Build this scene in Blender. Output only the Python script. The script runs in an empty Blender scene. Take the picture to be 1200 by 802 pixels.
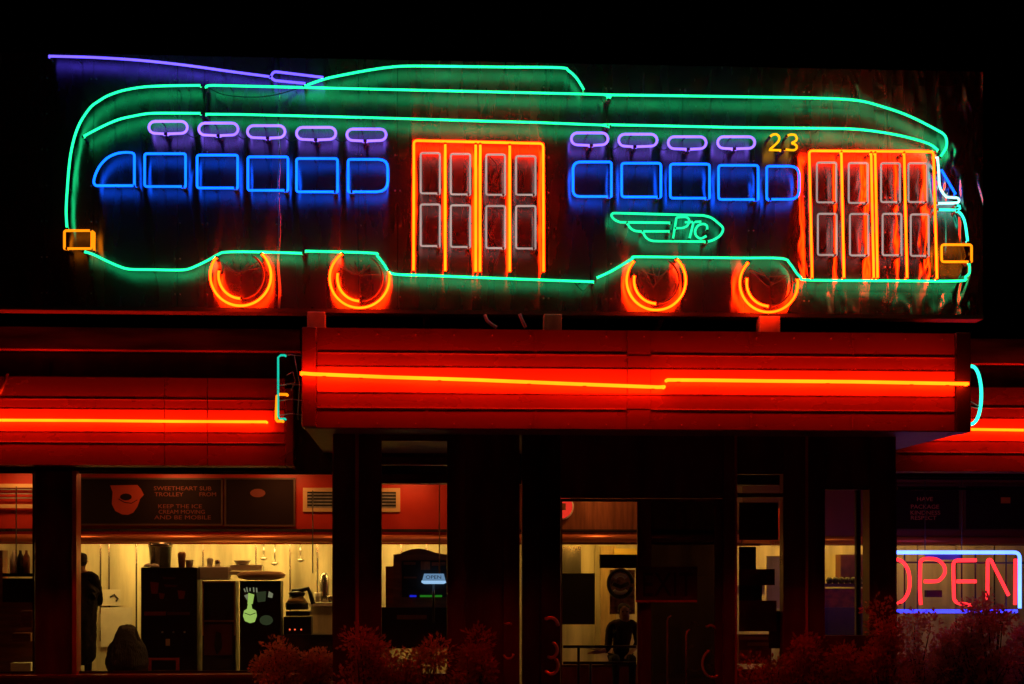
import bpy, bmesh, math, random
from mathutils import Vector, Matrix
random.seed(7)
R = math.radians
SC = bpy.context.scene
COL = SC.collection

# ------------------------------------------------------------------ camera
F = 1850.0; HZ = 670.0; TH = R(3.5)
CAM = Vector((0.0, -18.0, 1.5))
FW = Vector((math.sin(TH), math.cos(TH), 0)); RT = Vector((math.cos(TH), -math.sin(TH), 0))
cd = bpy.data.cameras.new('camera'); cam = bpy.data.objects.new('camera', cd); COL.objects.link(cam)
cam.location = CAM; cam.rotation_euler = (R(90), 0, -TH)
cd.sensor_width = 36; cd.lens = F/1200*36; cd.shift_y = (HZ-401)/1200; cd.clip_end = 2000; cd.clip_start = 0.1
SC.camera = cam
# ------------------------------------------------------------------ world (night)
w = bpy.data.worlds.new('World'); SC.world = w; w.use_nodes = True
nt = w.node_tree; bg = nt.nodes['Background']
sky = nt.nodes.new('ShaderNodeTexSky'); sky.sky_type = 'NISHITA'; sky.sun_disc = False
sky.sun_elevation = R(-8); sky.sun_rotation = R(200)
nt.links.new(sky.outputs[0], bg.inputs[0]); bg.inputs[1].default_value = 0.02
SC.view_settings.view_transform = 'Standard'; SC.view_settings.look = 'None'
SC.view_settings.exposure = 0; SC.view_settings.gamma = 1
SC.cycles.use_denoising = True
SC.cycles.max_bounces = 8; SC.cycles.transparent_max_bounces = 16
SC.cycles.caustics_reflective = True; SC.cycles.blur_glossy = 0.0
SC.cycles.sample_clamp_indirect = 6.0

def P(px, py, Y):
    """point of the facade plane at depth Y that the photograph shows at px, py"""
    d = FW*F + RT*(px-600) + Vector((0, 0, 1))*(HZ-py)
    return CAM + d*((Y-CAM.y)/d.y)

# ------------------------------------------------------------------ materials
MATS = {}
def mat(name, base=(.5, .5, .5), rough=.5, metal=0., noise=None, bump=None, spec=.5, aniso=0., coat=0.):
    m = bpy.data.materials.new(name); m.use_nodes = True
    n = m.node_tree.nodes; l = m.node_tree.links
    b = n['Principled BSDF']
    b.inputs['Base Color'].default_value = (*base, 1); b.inputs['Roughness'].default_value = rough
    b.inputs['Metallic'].default_value = metal; b.inputs['Specular IOR Level'].default_value = spec
    b.inputs['Coat Weight'].default_value = coat
    tc = n.new('ShaderNodeTexCoord')
    if noise:
        sc, amt, stretch = noise
        mp = n.new('ShaderNodeMapping'); mp.inputs['Scale'].default_value = stretch
        l.new(tc.outputs['Object'], mp.inputs[0])
        t = n.new('ShaderNodeTexNoise'); t.inputs['Scale'].default_value = sc; t.inputs['Detail'].default_value = 6
        l.new(mp.outputs[0], t.inputs['Vector'])
        r = n.new('ShaderNodeMapRange'); r.inputs[1].default_value = .3; r.inputs[2].default_value = .7
        r.inputs[3].default_value = 1-amt; r.inputs[4].default_value = 1+amt*.3
        l.new(t.outputs[0], r.inputs[0])
        mx = n.new('ShaderNodeVectorMath'); mx.operation = 'SCALE'
        mx.inputs[0].default_value = base; l.new(r.outputs[0], mx.inputs['Scale'])
        l.new(mx.outputs[0], b.inputs['Base Color'])
        r2 = n.new('ShaderNodeMapRange'); r2.inputs[1].default_value = .3; r2.inputs[2].default_value = .7
        r2.inputs[3].default_value = rough*.8; r2.inputs[4].default_value = min(1, rough*1.25)
        l.new(t.outputs[0], r2.inputs[0]); l.new(r2.outputs[0], b.inputs['Roughness'])
    if bump:
        sc, st, stretch = bump
        mp = n.new('ShaderNodeMapping'); mp.inputs['Scale'].default_value = stretch
        l.new(tc.outputs['Object'], mp.inputs[0])
        t = n.new('ShaderNodeTexNoise'); t.inputs['Scale'].default_value = sc; t.inputs['Detail'].default_value = 4
        l.new(mp.outputs[0], t.inputs['Vector'])
        bp = n.new('ShaderNodeBump'); bp.inputs['Strength'].default_value = 1; bp.inputs['Distance'].default_value = st
        l.new(t.outputs[0], bp.inputs['Height']); l.new(bp.outputs[0], b.inputs['Normal'])
    if aniso:
        b.inputs['Anisotropic'].default_value = aniso
        cx = n.new('ShaderNodeCombineXYZ'); cx.inputs[2].default_value = 1
        l.new(cx.outputs[0], b.inputs['Tangent'])
    MATS[name] = m
    return m
def neon(name, col, core=None):
    m = bpy.data.materials.new(name); m.use_nodes = True
    n = m.node_tree.nodes; l = m.node_tree.links; n.clear()
    o = n.new('ShaderNodeOutputMaterial'); e = n.new('ShaderNodeEmission')
    e.inputs[0].default_value = (*[c/max(col) for c in col], 1); e.inputs[1].default_value = max(col)
    # slight unevenness of the discharge along the tube
    tc = n.new('ShaderNodeTexCoord'); t = n.new('ShaderNodeTexNoise'); t.inputs['Scale'].default_value = 1.7
    l.new(tc.outputs['Object'], t.inputs['Vector'])
    r = n.new('ShaderNodeMapRange'); r.inputs[1].default_value = .3; r.inputs[2].default_value = .7
    r.inputs[3].default_value = max(col)*.82; r.inputs[4].default_value = max(col)*1.15
    l.new(t.outputs[0], r.inputs[0]); l.new(r.outputs[0], e.inputs[1])
    l.new(e.outputs[0], o.inputs[0])
    return m
def glass(name, tint=(1, 1, 1), ior=1.5):
    m = bpy.data.materials.new(name); m.use_nodes = True
    n = m.node_tree.nodes; l = m.node_tree.links; n.clear()
    o = n.new('ShaderNodeOutputMaterial'); a = n.new('ShaderNodeBsdfTransparent'); g = n.new('ShaderNodeBsdfGlossy')
    a.inputs[0].default_value = (*tint, 1); g.inputs['Roughness'].default_value = .02
    fr = n.new('ShaderNodeFresnel'); fr.inputs[0].default_value = ior
    mx = n.new('ShaderNodeMixShader'); l.new(a.outputs[0], mx.inputs[1])
    if ior > 1.2: l.new(fr.outputs[0], mx.inputs[0])
    else: mx.inputs[0].default_value = .04
    l.new(g.outputs[0], mx.inputs[2])
    l.new(mx.outputs[0], o.inputs[0])
    return m

GREEN = neon('neon_green', (.03, 2.5, .72)); CYAN = neon('neon_cyan', (.06, 2.2, 1.3))
WHITE = neon('neon_pale_cyan', (.9, 2.2, 2.1))
BLUE = neon('neon_blue', (.01, .36, 4.2)); PURPLE = neon('neon_purple', (.60, .30, 2.8)); POLEP = neon('neon_violet', (.32, .20, 3.2))
TEAL = neon('neon_teal', (.01, .62, .42))
REDN = neon('neon_red', (46.0, .60, .01)); REDC = neon('neon_canopy_red', (46.0, .62, .01))
AMBER = neon('neon_amber', (1.9, .42, .005)); YEL = neon('neon_yellow', (1.5, .62, .005))
DIM = neon('neon_dim_white', (.46, .33, .29))
OPENR = neon('neon_open_red', (3.2, .06, .08)); OPENB = neon('neon_open_blue', (.42, .90, 4.2)); OPENI = neon('neon_open_indigo', (.10, .12, 3.8))
EMB = neon('neon_emblem_green', (.02, 1.5, .52))

def sign_sheet_mat():
    m = mat('brushed_sheet', (.25, .245, .255), .30, .93, aniso=.9)
    n = m.node_tree.nodes; l = m.node_tree.links; b = n['Principled BSDF']
    tc = n.new('ShaderNodeTexCoord')
    # buckling of the thin sheets: long upright waves, stronger towards the right hand edge where the sheet is dented
    mp = n.new('ShaderNodeMapping'); mp.inputs['Scale'].default_value = (1.3, 1, .28)
    l.new(tc.outputs['Object'], mp.inputs[0])
    t1 = n.new('ShaderNodeTexNoise'); t1.inputs['Scale'].default_value = 2.2; t1.inputs['Detail'].default_value = 2
    l.new(mp.outputs[0], t1.inputs['Vector'])
    b1 = n.new('ShaderNodeBump'); b1.inputs['Distance'].default_value = .012
    l.new(t1.outputs[0], b1.inputs['Height'])
    mp2 = n.new('ShaderNodeMapping'); mp2.inputs['Scale'].default_value = (2.2, 1, .9)
    l.new(tc.outputs['Object'], mp2.inputs[0])
    t2 = n.new('ShaderNodeTexNoise'); t2.inputs['Scale'].default_value = 2.1; t2.inputs['Detail'].default_value = 1.0; t2.inputs['Distortion'].default_value = .9
    l.new(mp2.outputs[0], t2.inputs['Vector'])
    sp = n.new('ShaderNodeSeparateXYZ'); l.new(tc.outputs['Object'], sp.inputs[0])
    mr = n.new('ShaderNodeMapRange'); mr.inputs[1].default_value = 2.2; mr.inputs[2].default_value = 4.6
    mr.inputs[3].default_value = 0.006; mr.inputs[4].default_value = .022; l.new(sp.outputs[0], mr.inputs[0])
    me_ = n.new('ShaderNodeMapRange'); me_.inputs[1].default_value = 4.75; me_.inputs[2].default_value = 5.05; me_.inputs[3].default_value = 0; me_.inputs[4].default_value = .13
    l.new(sp.outputs[0], me_.inputs[0])
    mz = n.new('ShaderNodeMapRange'); mz.inputs[1].default_value = .34; mz.inputs[2].default_value = .10; mz.inputs[3].default_value = 0; mz.inputs[4].default_value = .045
    l.new(sp.outputs[2], mz.inputs[0])
    mxs = n.new('ShaderNodeMapRange'); mxs.inputs[1].default_value = 2.4; mxs.inputs[2].default_value = 3.4; l.new(sp.outputs[0], mxs.inputs[0])
    mt = n.new('ShaderNodeMapRange'); mt.inputs[1].default_value = 2.55; mt.inputs[2].default_value = 2.85; mt.inputs[4].default_value = .10; l.new(sp.outputs[2], mt.inputs[0])
    mzt = n.new('ShaderNodeMath'); l.new(mz.outputs[0], mzt.inputs[0]); l.new(mt.outputs[0], mzt.inputs[1])
    mzm = n.new('ShaderNodeMath'); mzm.operation = 'MULTIPLY'; l.new(mzt.outputs[0], mzm.inputs[0]); l.new(mxs.outputs[0], mzm.inputs[1])
    a1 = n.new('ShaderNodeMath'); l.new(mr.outputs[0], a1.inputs[0]); l.new(me_.outputs[0], a1.inputs[1])
    a2 = n.new('ShaderNodeMath'); l.new(a1.outputs[0], a2.inputs[0]); l.new(mzm.outputs[0], a2.inputs[1])
    ml = n.new('ShaderNodeMath'); ml.operation = 'MULTIPLY'; l.new(t2.outputs[0], ml.inputs[0]); l.new(a2.outputs[0], ml.inputs[1])
    b2 = n.new('ShaderNodeBump'); b2.inputs['Distance'].default_value = 1.0
    l.new(ml.outputs[0], b2.inputs['Height']); l.new(b1.outputs[0], b2.inputs['Normal']); l.new(b2.outputs[0], b.inputs['Normal'])
    # grime
    t3 = n.new('ShaderNodeTexNoise'); t3.inputs['Scale'].default_value = 1.0; t3.inputs['Detail'].default_value = 8
    mp3 = n.new('ShaderNodeMapping'); mp3.inputs['Scale'].default_value = (5, 1, .8)
    l.new(tc.outputs['Object'], mp3.inputs[0]); l.new(mp3.outputs[0], t3.inputs['Vector'])
    rr = n.new('ShaderNodeMapRange'); rr.inputs[1].default_value = .3; rr.inputs[2].default_value = .7; rr.inputs[3].default_value = .26; rr.inputs[4].default_value = .36
    l.new(t3.outputs[0], rr.inputs[0])
    g1 = n.new('ShaderNodeBsdfAnisotropic'); g1.distribution = 'BECKMANN'; g1.inputs['Color'].default_value = (.44, .43, .45, 1); g1.inputs['Anisotropy'].default_value = .56
    rr.inputs[3].default_value = .24; rr.inputs[4].default_value = .30
    l.new(rr.outputs[0], g1.inputs['Roughness']); l.new(b2.outputs[0], g1.inputs['Normal'])
    cx = n.new('ShaderNodeCombineXYZ'); cx.inputs[0].default_value = 1; l.new(cx.outputs[0], g1.inputs['Tangent'])
    g2 = n.new('ShaderNodeBsdfAnisotropic'); g2.distribution = 'GGX'; g2.inputs['Color'].default_value = (.42, .36, .37, 1); g2.inputs['Roughness'].default_value = .37
    g2.inputs['Anisotropy'].default_value = .80; l.new(cx.outputs[0], g2.inputs['Tangent']); l.new(b2.outputs[0], g2.inputs['Normal'])
    mx = n.new('ShaderNodeMixShader'); mx.inputs[0].default_value = .17; l.new(g1.outputs[0], mx.inputs[1]); l.new(g2.outputs[0], mx.inputs[2])
    df = n.new('ShaderNodeBsdfDiffuse'); df.inputs[0].default_value = (.085, .022, .020, 1)
    ad = n.new('ShaderNodeMixShader'); ad.inputs[0].default_value = .22; l.new(mx.outputs[0], ad.inputs[1]); l.new(df.outputs[0], ad.inputs[2])
    out = [q for q in n if q.type == 'OUTPUT_MATERIAL'][0]; l.new(ad.outputs[0], out.inputs[0])
    return m
SHEET = sign_sheet_mat()
BLACK = mat('black_paint', (.02, .02, .02), .5)
DARKM = mat('dark_bronze_metal', (.07, .05, .05), .34, .5, noise=(6, .4, (1, 1, .3)))
ENAMEL = mat('enamelled_steel', (.31, .095, .09), .28, .35, noise=(2, .14, (.4, 1, 1)), bump=(1.3, .014, (.5, 1, .7)))
CHAN = mat('channel_glow_steel', (.72, .26, .22), .32, .25, noise=(2, .12, (.4, 1, 1)))  # paler than the enamel, to paint in the glow around the tube
TRIM = mat('rib_steel', (.8, .45, .42), .25, .3)  # tone lightened so the ribs read as bright rim highlights
SOFF = mat('pale_soffit', (.26, .24, .27), .55, 0, noise=(14, .6, (1, 1, 1)))
GLASS = glass('window_glass'); SIDEG = glass('side_glass', (1, 1, 1), ior=1.12); SUPP = mat('glass_support', (.06, .06, .06), .2)
CERAM = mat('dark_rubber', (.015, .015, .015), .45)
POSTM = mat('dark_red_post', (.17, .055, .05), .36, .35, noise=(5, .5, (1, 1, .25)))
GALV = mat('galvanised_post', (.45, .42, .40), .45, .4, noise=(8, .4, (1, 1, .5)))
ASPH = mat('asphalt', (.05, .05, .05), .85, noise=(30, .5, (1, 1, 1)), bump=(60, .01, (1, 1, 1)))
CONC = mat('concrete', (.25, .24, .23), .8, noise=(5, .3, (1, 1, 1)), bump=(40, .004, (1, 1, 1)))
REDPAINT = mat('red_soffit_paint', (.55, .028, .010), .45, noise=(2.5, .2, (1, 1, 1)))
WOOD = mat('stained_wood', (.30, .10, .04), .4, noise=(6, .5, (3, 1, .3)))
CREAM = mat('cream_tile_wall', (.72, .64, .42), .35, noise=(1.8, .5, (2.5, 1, .35)))
STEEL = mat('stainless_steel', (.62, .58, .5), .25, .9, noise=(3, .2, (1, 1, .3)))
FLOOR = mat('floor_tile', (.18, .12, .09), .35, noise=(8, .3, (1, 1, 1)))
CEIL = mat('interior_ceiling', (.32, .2, .14), .7)
BOARD = mat('menu_board_black', (.016, .006, .006), .8, spec=.15)
MACH = mat('machine_black', (.018, .014, .014), .35, noise=(5, .3, (1, 1, 1)))
CLOTHB = mat('black_cloth', (.012, .012, .013), .9, noise=(12, .3, (1, 1, 1)), bump=(9, .02, (1, 1, .6)))
CLOTHM = mat('maroon_cloth', (.035, .010, .008), .85, noise=(10, .3, (1, 1, 1)), bump=(9, .02, (1, 1, .6)))
SKIN = mat('skin', (.42, .22, .13), .5)
HAIR = mat('dark_hair', (.02, .012, .01), .5, noise=(20, .5, (3, 3, .5)), bump=(25, .02, (3, 3, .4)))
PAPER = mat('paper', (.68, .62, .5), .8, noise=(5, .15, (1, 1, 1)))
PLAS = mat('white_plastic', (.7, .66, .58), .4)
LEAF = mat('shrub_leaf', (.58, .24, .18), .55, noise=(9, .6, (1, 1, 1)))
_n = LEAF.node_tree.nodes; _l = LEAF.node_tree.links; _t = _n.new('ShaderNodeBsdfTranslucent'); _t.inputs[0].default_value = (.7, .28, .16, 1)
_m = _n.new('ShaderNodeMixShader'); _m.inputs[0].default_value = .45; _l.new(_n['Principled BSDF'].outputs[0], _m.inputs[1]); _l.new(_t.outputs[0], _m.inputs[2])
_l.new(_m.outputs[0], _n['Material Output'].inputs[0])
BARK = mat('bark', (.12, .08, .06), .9, bump=(30, .01, (1, 1, .3)))
CHROME = mat('chrome', (.8, .78, .75), .12, 1.0)
LETT2 = mat('faded_letter_tan', (.55, .16, .08), .6)
LETT = mat('faded_letter_red', (.20, .035, .025), .6)
CABW = mat('cabinet_wood', (.26, .075, .03), .45, noise=(5, .5, (.4, 1, 3)))

# ------------------------------------------------------------------ mesh builder
class MB:
    def __init__(s): s.v = []; s.f = []; s.sm = []
    def add(s, vs, fs, smooth=False):
        o = len(s.v); s.v += [Vector(p) for p in vs]
        for f in fs: s.f.append([i+o for i in f]); s.sm.append(smooth)
        return s
    def box(s, a, b):
        x0, x1 = sorted((a[0], b[0])); y0, y1 = sorted((a[1], b[1])); z0, z1 = sorted((a[2], b[2]))
        return s.add([(x0, y0, z0), (x1, y0, z0), (x1, y1, z0), (x0, y1, z0), (x0, y0, z1), (x1, y0, z1), (x1, y1, z1), (x0, y1, z1)],
                     [(0, 3, 2, 1), (4, 5, 6, 7), (0, 1, 5, 4), (1, 2, 6, 5), (2, 3, 7, 6), (3, 0, 4, 7)])
    def pbox(s, x0, y0, x1, y1, Y, d):
        """box whose front face fills photo px x0..x1, y0..y1 at depth Y, running back d"""
        a = P(x0, (y0+y1)/2, Y); b = P(x1, (y0+y1)/2, Y); t = P((x0+x1)/2, y0, Y); u = P((x0+x1)/2, y1, Y)
        return s.box((a.x, Y, u.z), (b.x, Y+d, t.z))
    def prof(s, pts, x0, x1):
        n = len(pts)
        vs = [(x0, p[0], p[1]) for p in pts]+[(x1, p[0], p[1]) for p in pts]
        fs = [(i, (i+1) % n, (i+1) % n+n, i+n) for i in range(n)]+[tuple(range(n-1, -1, -1)), tuple(range(n, 2*n))]
        return s.add(vs, fs)
    def tube(s, pts, r, n=8, closed=False, caps=True, r2=None):
        pts = [Vector(p) for p in pts]; m = len(pts)
        if m < 2: return s
        rings = []; up = None
        for i, p in enumerate(pts):
            a = pts[(i-1) % m] if (closed or i > 0) else pts[i]
            b = pts[(i+1) % m] if (closed or i < m-1) else pts[i]
            t = (b-a)
            if t.length < 1e-9: t = Vector((1, 0, 0))
            t.normalize()
            if up is None: up = Vector((0, 1, 0)) if abs(t.y) < .9 else Vector((1, 0, 0))
            sd = t.cross(up); 
            if sd.length < 1e-6: sd = t.orthogonal()
            sd.normalize(); up = sd.cross(t).normalized()
            rr = r if r2 is None else r+(r2-r)*i/(m-1)
            rings.append([p+sd*math.cos(k*2*math.pi/n)*rr+up*math.sin(k*2*math.pi/n)*rr for k in range(n)])
        vs = [q for g in rings for q in g]; fs = []
        for i in range(m if closed else m-1):
            j = (i+1) % m
            for k in range(n): fs.append((i*n+k, i*n+(k+1) % n, j*n+(k+1) % n, j*n+k))
        s.add(vs, fs, True)
        if caps and not closed:
            o = len(s.v)-m*n
            s.f.append([o+k for k in range(n-1, -1, -1)]); s.sm.append(False)
            s.f.append([o+(m-1)*n+k for k in range(n)]); s.sm.append(False)
        return s
    def lathe(s, prof, c, n=20, axis='z'):
        c = Vector(c); vs = []; m = len(prof)
        for r, h in prof:
            for k in range(n):
                a = k*2*math.pi/n
                q = (r*math.cos(a), r*math.sin(a), h) if axis == 'z' else (r*math.cos(a), h, r*math.sin(a))
                vs.append(c+Vector(q))
        fs = [(i*n+k, i*n+(k+1) % n, (i+1)*n+(k+1) % n, (i+1)*n+k) for i in range(m-1) for k in range(n)]
        s.add(vs, fs, True)
        o = len(s.v)-m*n
        s.f.append([o+k for k in range(n-1, -1, -1)]); s.sm.append(False)
        s.f.append([o+(m-1)*n+k for k in range(n)]); s.sm.append(False)
        return s
    def poly(s, pts, Y, d):
        n = len(pts)
        vs = [(p[0], Y, p[1]) for p in pts]+[(p[0], Y+d, p[1]) for p in pts]
        return s.add(vs, [tuple(range(n)), tuple(range(2*n-1, n-1, -1))]+[(i, i+n, (i+1) % n+n, (i+1) % n) for i in range(n)])
    def build(s, name, m, parent=None, fix=True, bevel=0):
        me = bpy.data.meshes.new(name)
        off = Vector((0, 0, 0)); q = parent
        while q is not None: off += q.location; q = q.parent
        me.from_pydata([v-off for v in s.v], [], s.f); me.update()
        me.polygons.foreach_set('use_smooth', s.sm)
        if fix:
            bm = bmesh.new(); bm.from_mesh(me); bmesh.ops.recalc_face_normals(bm, faces=bm.faces); bm.to_mesh(me); bm.free()
        me.materials.append(m)
        o = bpy.data.objects.new(name, me); COL.objects.link(o)
        if parent is not None: o.parent = parent
        if bevel:
            bv = o.modifiers.new('bevel', 'BEVEL'); bv.width = bevel; bv.segments = 2; bv.limit_method = 'ANGLE'
        return o
def tag(o, label=None, cat=None, group=None, kind=None):
    if label: o['label'] = label
    if cat: o['category'] = cat
    if group: o['group'] = group
    if kind: o['kind'] = kind
    return o
def thing(name, loc, label, cat, group=None):
    o = bpy.data.objects.new(name, None); COL.objects.link(o); o.location = loc; o.empty_display_size = .1
    return tag(o, label, cat, group)
def smooth_path(pts, k=6):
    """Catmull-Rom through px points"""
    out = []; n = len(pts)
    for i in range(n-1):
        p0 = pts[max(i-1, 0)]; p1 = pts[i]; p2 = pts[i+1]; p3 = pts[min(i+2, n-1)]
        for j in range(k):
            t = j/k
            out.append(tuple(.5*((2*p1[a])+(-p0[a]+p2[a])*t+(2*p0[a]-5*p1[a]+4*p2[a]-p3[a])*t*t+(-p0[a]+3*p1[a]-3*p2[a]+p3[a])*t**3) for a in (0, 1)))
    out.append(pts[-1]); return out
def round_path(pts, rad, closed=False, k=4):
    out = []; n = len(pts)
    for i, p in enumerate(pts):
        if not closed and i in (0, n-1): out.append(p); continue
        r = rad[i] if isinstance(rad, (list, tuple)) else rad
        a = Vector(pts[(i-1) % n]); b = Vector(p); c = Vector(pts[(i+1) % n])
        u = (a-b); v = (c-b); r1 = min(r, u.length*.49, v.length*.49)
        if r1 < .01: out.append(p); continue
        u.normalize(); v.normalize(); s = b+u*r1; e = b+v*r1
        for j in range(k+1):
            t = j/k; out.append(tuple((1-t)**2*s+2*t*(1-t)*b+t*t*e))
    return out
def rrect(x0, y0, x1, y1, rad, gap=None):
    """rounded rectangle as an open tube that starts and ends at a corner or in the bottom side"""
    xm = x1-2 if gap is None else gap
    pts = [(xm+1.2, y1), (x1, y1), (x1, y0), (x0, y0), (x0, y1), (xm-1.2, y1)]
    if isinstance(rad, (int, float)): rad = [rad]*4
    return round_path(pts, [0, rad[0], rad[1], rad[2], rad[3], 0])
SP = .80          # plane of the sign's sheet metal
ST = SP-.19       # plane of its tubes
SUP = MB()        # the many small stand-offs
def neon_tube(name, px, m, parent, Y=ST, r=.0148, sup=(), turn=True, ends=True, n=8):
    pts = [P(x, y, Y) for x, y in px]
    if turn:   # electrodes bend back towards the panel
        a, b = pts[0].copy(), pts[-1].copy()
        pts = [a+Vector((0, .035, 0))]+pts+[b+Vector((0, .035, 0))]
    o = MB().tube(pts, r, n).build(name, m, parent, fix=False)
    if ends and turn:
        for u, v in ((pts[1], pts[2]), (pts[-2], pts[-3])):
            e_ = (u-v).normalized(); SUP.tube([u, u+e_*.022], r*1.15, 8)
        for q in (pts[0], pts[-1]): SUP.tube([q, q+Vector((0, SP-q.y-.002, 0))], r*1.35, 6)
    for s in sup:
        q = P(s[0], s[1], Y); SUP.tube([q+Vector((0, r, 0)), Vector((q.x, SP-.002, q.z))], .007, 5)
        SUP.tube([q+Vector((0, 0, -.018)), q+Vector((0, .03, -.018))], .008, 5)
    return o

# ================================================================== SETTING
def sheet(name, x0, y0, x1, y1, z, m, t=.02):
    return tag(MB().box((x0, y0, z-t), (x1, y1, z)).build(name, m), kind='structure')
tag(MB().add([(-600, -600, -.42), (600, -600, -.42), (600, 600, -.42), (-600, 600, -.42)], [(0, 1, 2, 3)]).build('ground', ASPH), kind='structure')
sheet('road', -120, -24, 120, -6.5, -.412, ASPH, .004)
sheet('pavement', -60, -6.4, 60, 3.1, -.28, CONC, .13)
sheet('planting_bed', -20, -.3, 20, .66, -.25, mat('soil', (.05, .035, .025), .95, bump=(20, .03, (1, 1, 1))), .028)
tag(MB().box((-60, -6.5, -.408), (60, -6.402, -.275)).build('kerb', CONC), kind='structure')

# ================================================================== DINER BUILDING
din = thing('diner_building', (2.4, 3.2, -.28), 'long diner with red lit neon canopies, glazed entrance porch and dark window posts', 'diner')
YF = 0.0; YS = 3.2; YW = 3.9; YV = .7
XL, XR = -9.0, 14.0
# ---- porch canopy (vestibule)
zt = P(740, 387.5, YF).z; z1 = P(740, 417.5, YF).z; z2 = P(740, 431.5, YF).z; z3 = P(740, 463.5, YF).z; z4 = P(740, 479.5, YF).z; zb = P(740, 503, YF).z
def canopy_piece(name, x0, x1, Y, zs, back, parent, m=ENAMEL, d=0.0):
    zt, z1, z2, z3, z4, zb = zs
    e = .004
    pts = [(Y+.01-d, zt), (Y-.0-d, z1+.008), (Y-.008-d, z1), (Y-.008-d, z2+.006), (Y+.03-d, z2+.004), (Y+.03-d, z2-.006), (Y-.004-d, z2-.008),
           (Y+.02-d, (z2+z3)/2+.03), (Y+.02-d, (z2+z3)/2-.03), (Y-.004-d, z3+.008), (Y+.03-d, z3+.006), (Y+.03-d, z3-.004), (Y-.008-d, z3-.006), (Y-.008-d, z4),
           (Y-.0-d, z4-.008), (Y+.01-d, zb), (back, zb), (back, zt)]
    o = MB().prof(pts, x0, x1).build(name, m, parent)
    MB().box((x0+.004, Y-.010-d, z3+.016), (x1-.004, Y+.002-d, z2-.016)).build('channel_glow_plate', CHAN, o)  # paler plate added so the channel looks brighter behind its tube
    return o
xa = P(354, 450, YF).x; xb = P(371, 450, YF).x; xc = P(735, 450, YF).x; xd = P(762, 450, YF).x; xe = P(1119, 450, YF).x; xf = P(1136, 450, YF).x
zs = (zt, z1, z2, z3, z4, zb)
canopy_piece('canopy_panel', xb+.004, xc-.003, YF, zs, .28, din)
canopy_piece('canopy_panel', xd+.003, xe-.003, YF, zs, .28, din)
canopy_piece('canopy_joint_cover', xc, xd, YF, zs, .27, din, ENAMEL, .012)
# end caps and roof deck / soffit
MB().prof([(-.05, zt), (-.06, zb), (.28, zb), (.28, zt)], xa, xb).build('canopy_end_cap', ENAMEL, din, bevel=.012)
MB().prof([(-.05, zt+.004), (-.06, zb-.02), (.28, zb-.02), (.28, zt+.004)], xe, xf).build('canopy_end_cap', BLACK, din, bevel=.008)
MB().box((xa+.02, .284, zb+.02), (xf-.02, YS+.9, zt-.03)).build('porch_roof', DARKM, din)
MB().box((xa+.03, .02, zb-.012), (xf-.03, YS+.5, zb+.016)).build('porch_soffit', SOFF, din)
for za, zz in ((z1+.002, z1+.009), (z4-.007, z4+.000)):
    for u, v in ((xb+.01, xc-.01), (xd+.01, xe-.01)):
        MB().box((u, YF-.018, za), (v, YF-.009, zz)).build('canopy_rib', TRIM, din)
def free_neon(name, px, m, Y, r=.020, parent=din, turn=True):
    pts = [P(x, y, Y) for x, y in px]
    if turn: pts = [pts[0]+Vector((0, .08, 0))]+pts+[pts[-1]+Vector((0, .08, 0))]
    return MB().tube(pts, r, 10).build(name, m, parent, fix=False)
free_neon('canopy_tube', [(353, 437.5), (365, 438.5), (450, 442), (560, 445.5), (680, 450.5), (772, 454), (778.5, 453.5)], REDC, YF-.18)
free_neon('canopy_tube', [(782, 445.5), (830, 445.8), (900, 446.7), (1000, 447.6), (1128, 450), (1134, 450)], REDC, YF-.18)
sb = MB()
for px, py in ((380, 439), (423, 441), (515, 444), (620, 448), (685, 450.5), (765, 453.8), (795, 445.6), (970, 447.4), (1068, 448.8), (1110, 449.6)):
    q = P(px, py, YF-.18); sb.tube([q, Vector((q.x, YF+.04, q.z))], .008, 6); sb.box((q.x-.02, YF-.195, q.z-.026), (q.x+.02, YF-.17, q.z-.018))
sb.build('tube_support', SUPP, din)['kind'] = 'stuff'
sc_w = MB()
for k in range(17):
    x = xb+.25+k*(xe-xb-.4)/16
    for zz_ in (zt-.07, zb+.05): sc_w.lathe([(.009, -.006), (.009, .004)], (x, YF-.0, zz_), 6, 'y')
sc_w.build('screw', TRIM, din)['kind'] = 'stuff'
for px in (500, 628, 880, 1000): 
    x = P(px, 450, YF).x
    for a_, b_ in ((zt-.004, z1+.02), (z4-.02, zb+.004)): MB().box((x-.012, YF-.006, b_), (x+.012, YF+.006, a_)).build('seam_strip', ENAMEL, din)
# cyan end tubes of the porch canopy
free_neon('end_tube', [(334, 491), (328, 491), (326, 488), (326, 470), (326, 440), (326, 419), (329, 416.5), (334, 416.5)], TEAL, .12, .012)
free_neon('end_tube', smooth_path([(1134, 429.5), (1141, 430), (1146, 437), (1149, 449), (1150, 462), (1149, 477), (1146, 489), (1141, 496), (1134, 498.5)], 4), CYAN, .12, .02)
free_neon('end_tube', [(336, 462.5), (328, 462.3), (324.5, 464), (323.8, 480), (323.5, 492), (325, 493.8), (331, 493.6)], AMBER, .20, .016)
# bracket cage that carries the left end tubes
bk = MB()
for py in (418, 452, 470, 487):
    MB().tube([P(327, py, .16), P(341, py-2, .18), P(356, py, .2)], .006, 5).build('tube_bracket', GALV, din)
MB().tube([P(345, 417, .18), P(351, 450, .17), P(349, 492, .18)], .006, 5).build('tube_bracket', GALV, din); bk.tube([P(336, 440, .2), P(343, 436, .2), P(346, 446, .2), P(341, 458, .2)], .005, 5)
MB().tube([P(1120, 452, .05), P(1136, 470, .08), P(1150, 478, .12)], .006, 5).build('tube_bracket', GALV, din); MB().tube([P(1134, 476, .12), P(1148, 479, .12)], .006, 5).build('tube_bracket', GALV, din)
bk.build('tube_bracket', GALV, din)
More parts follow.
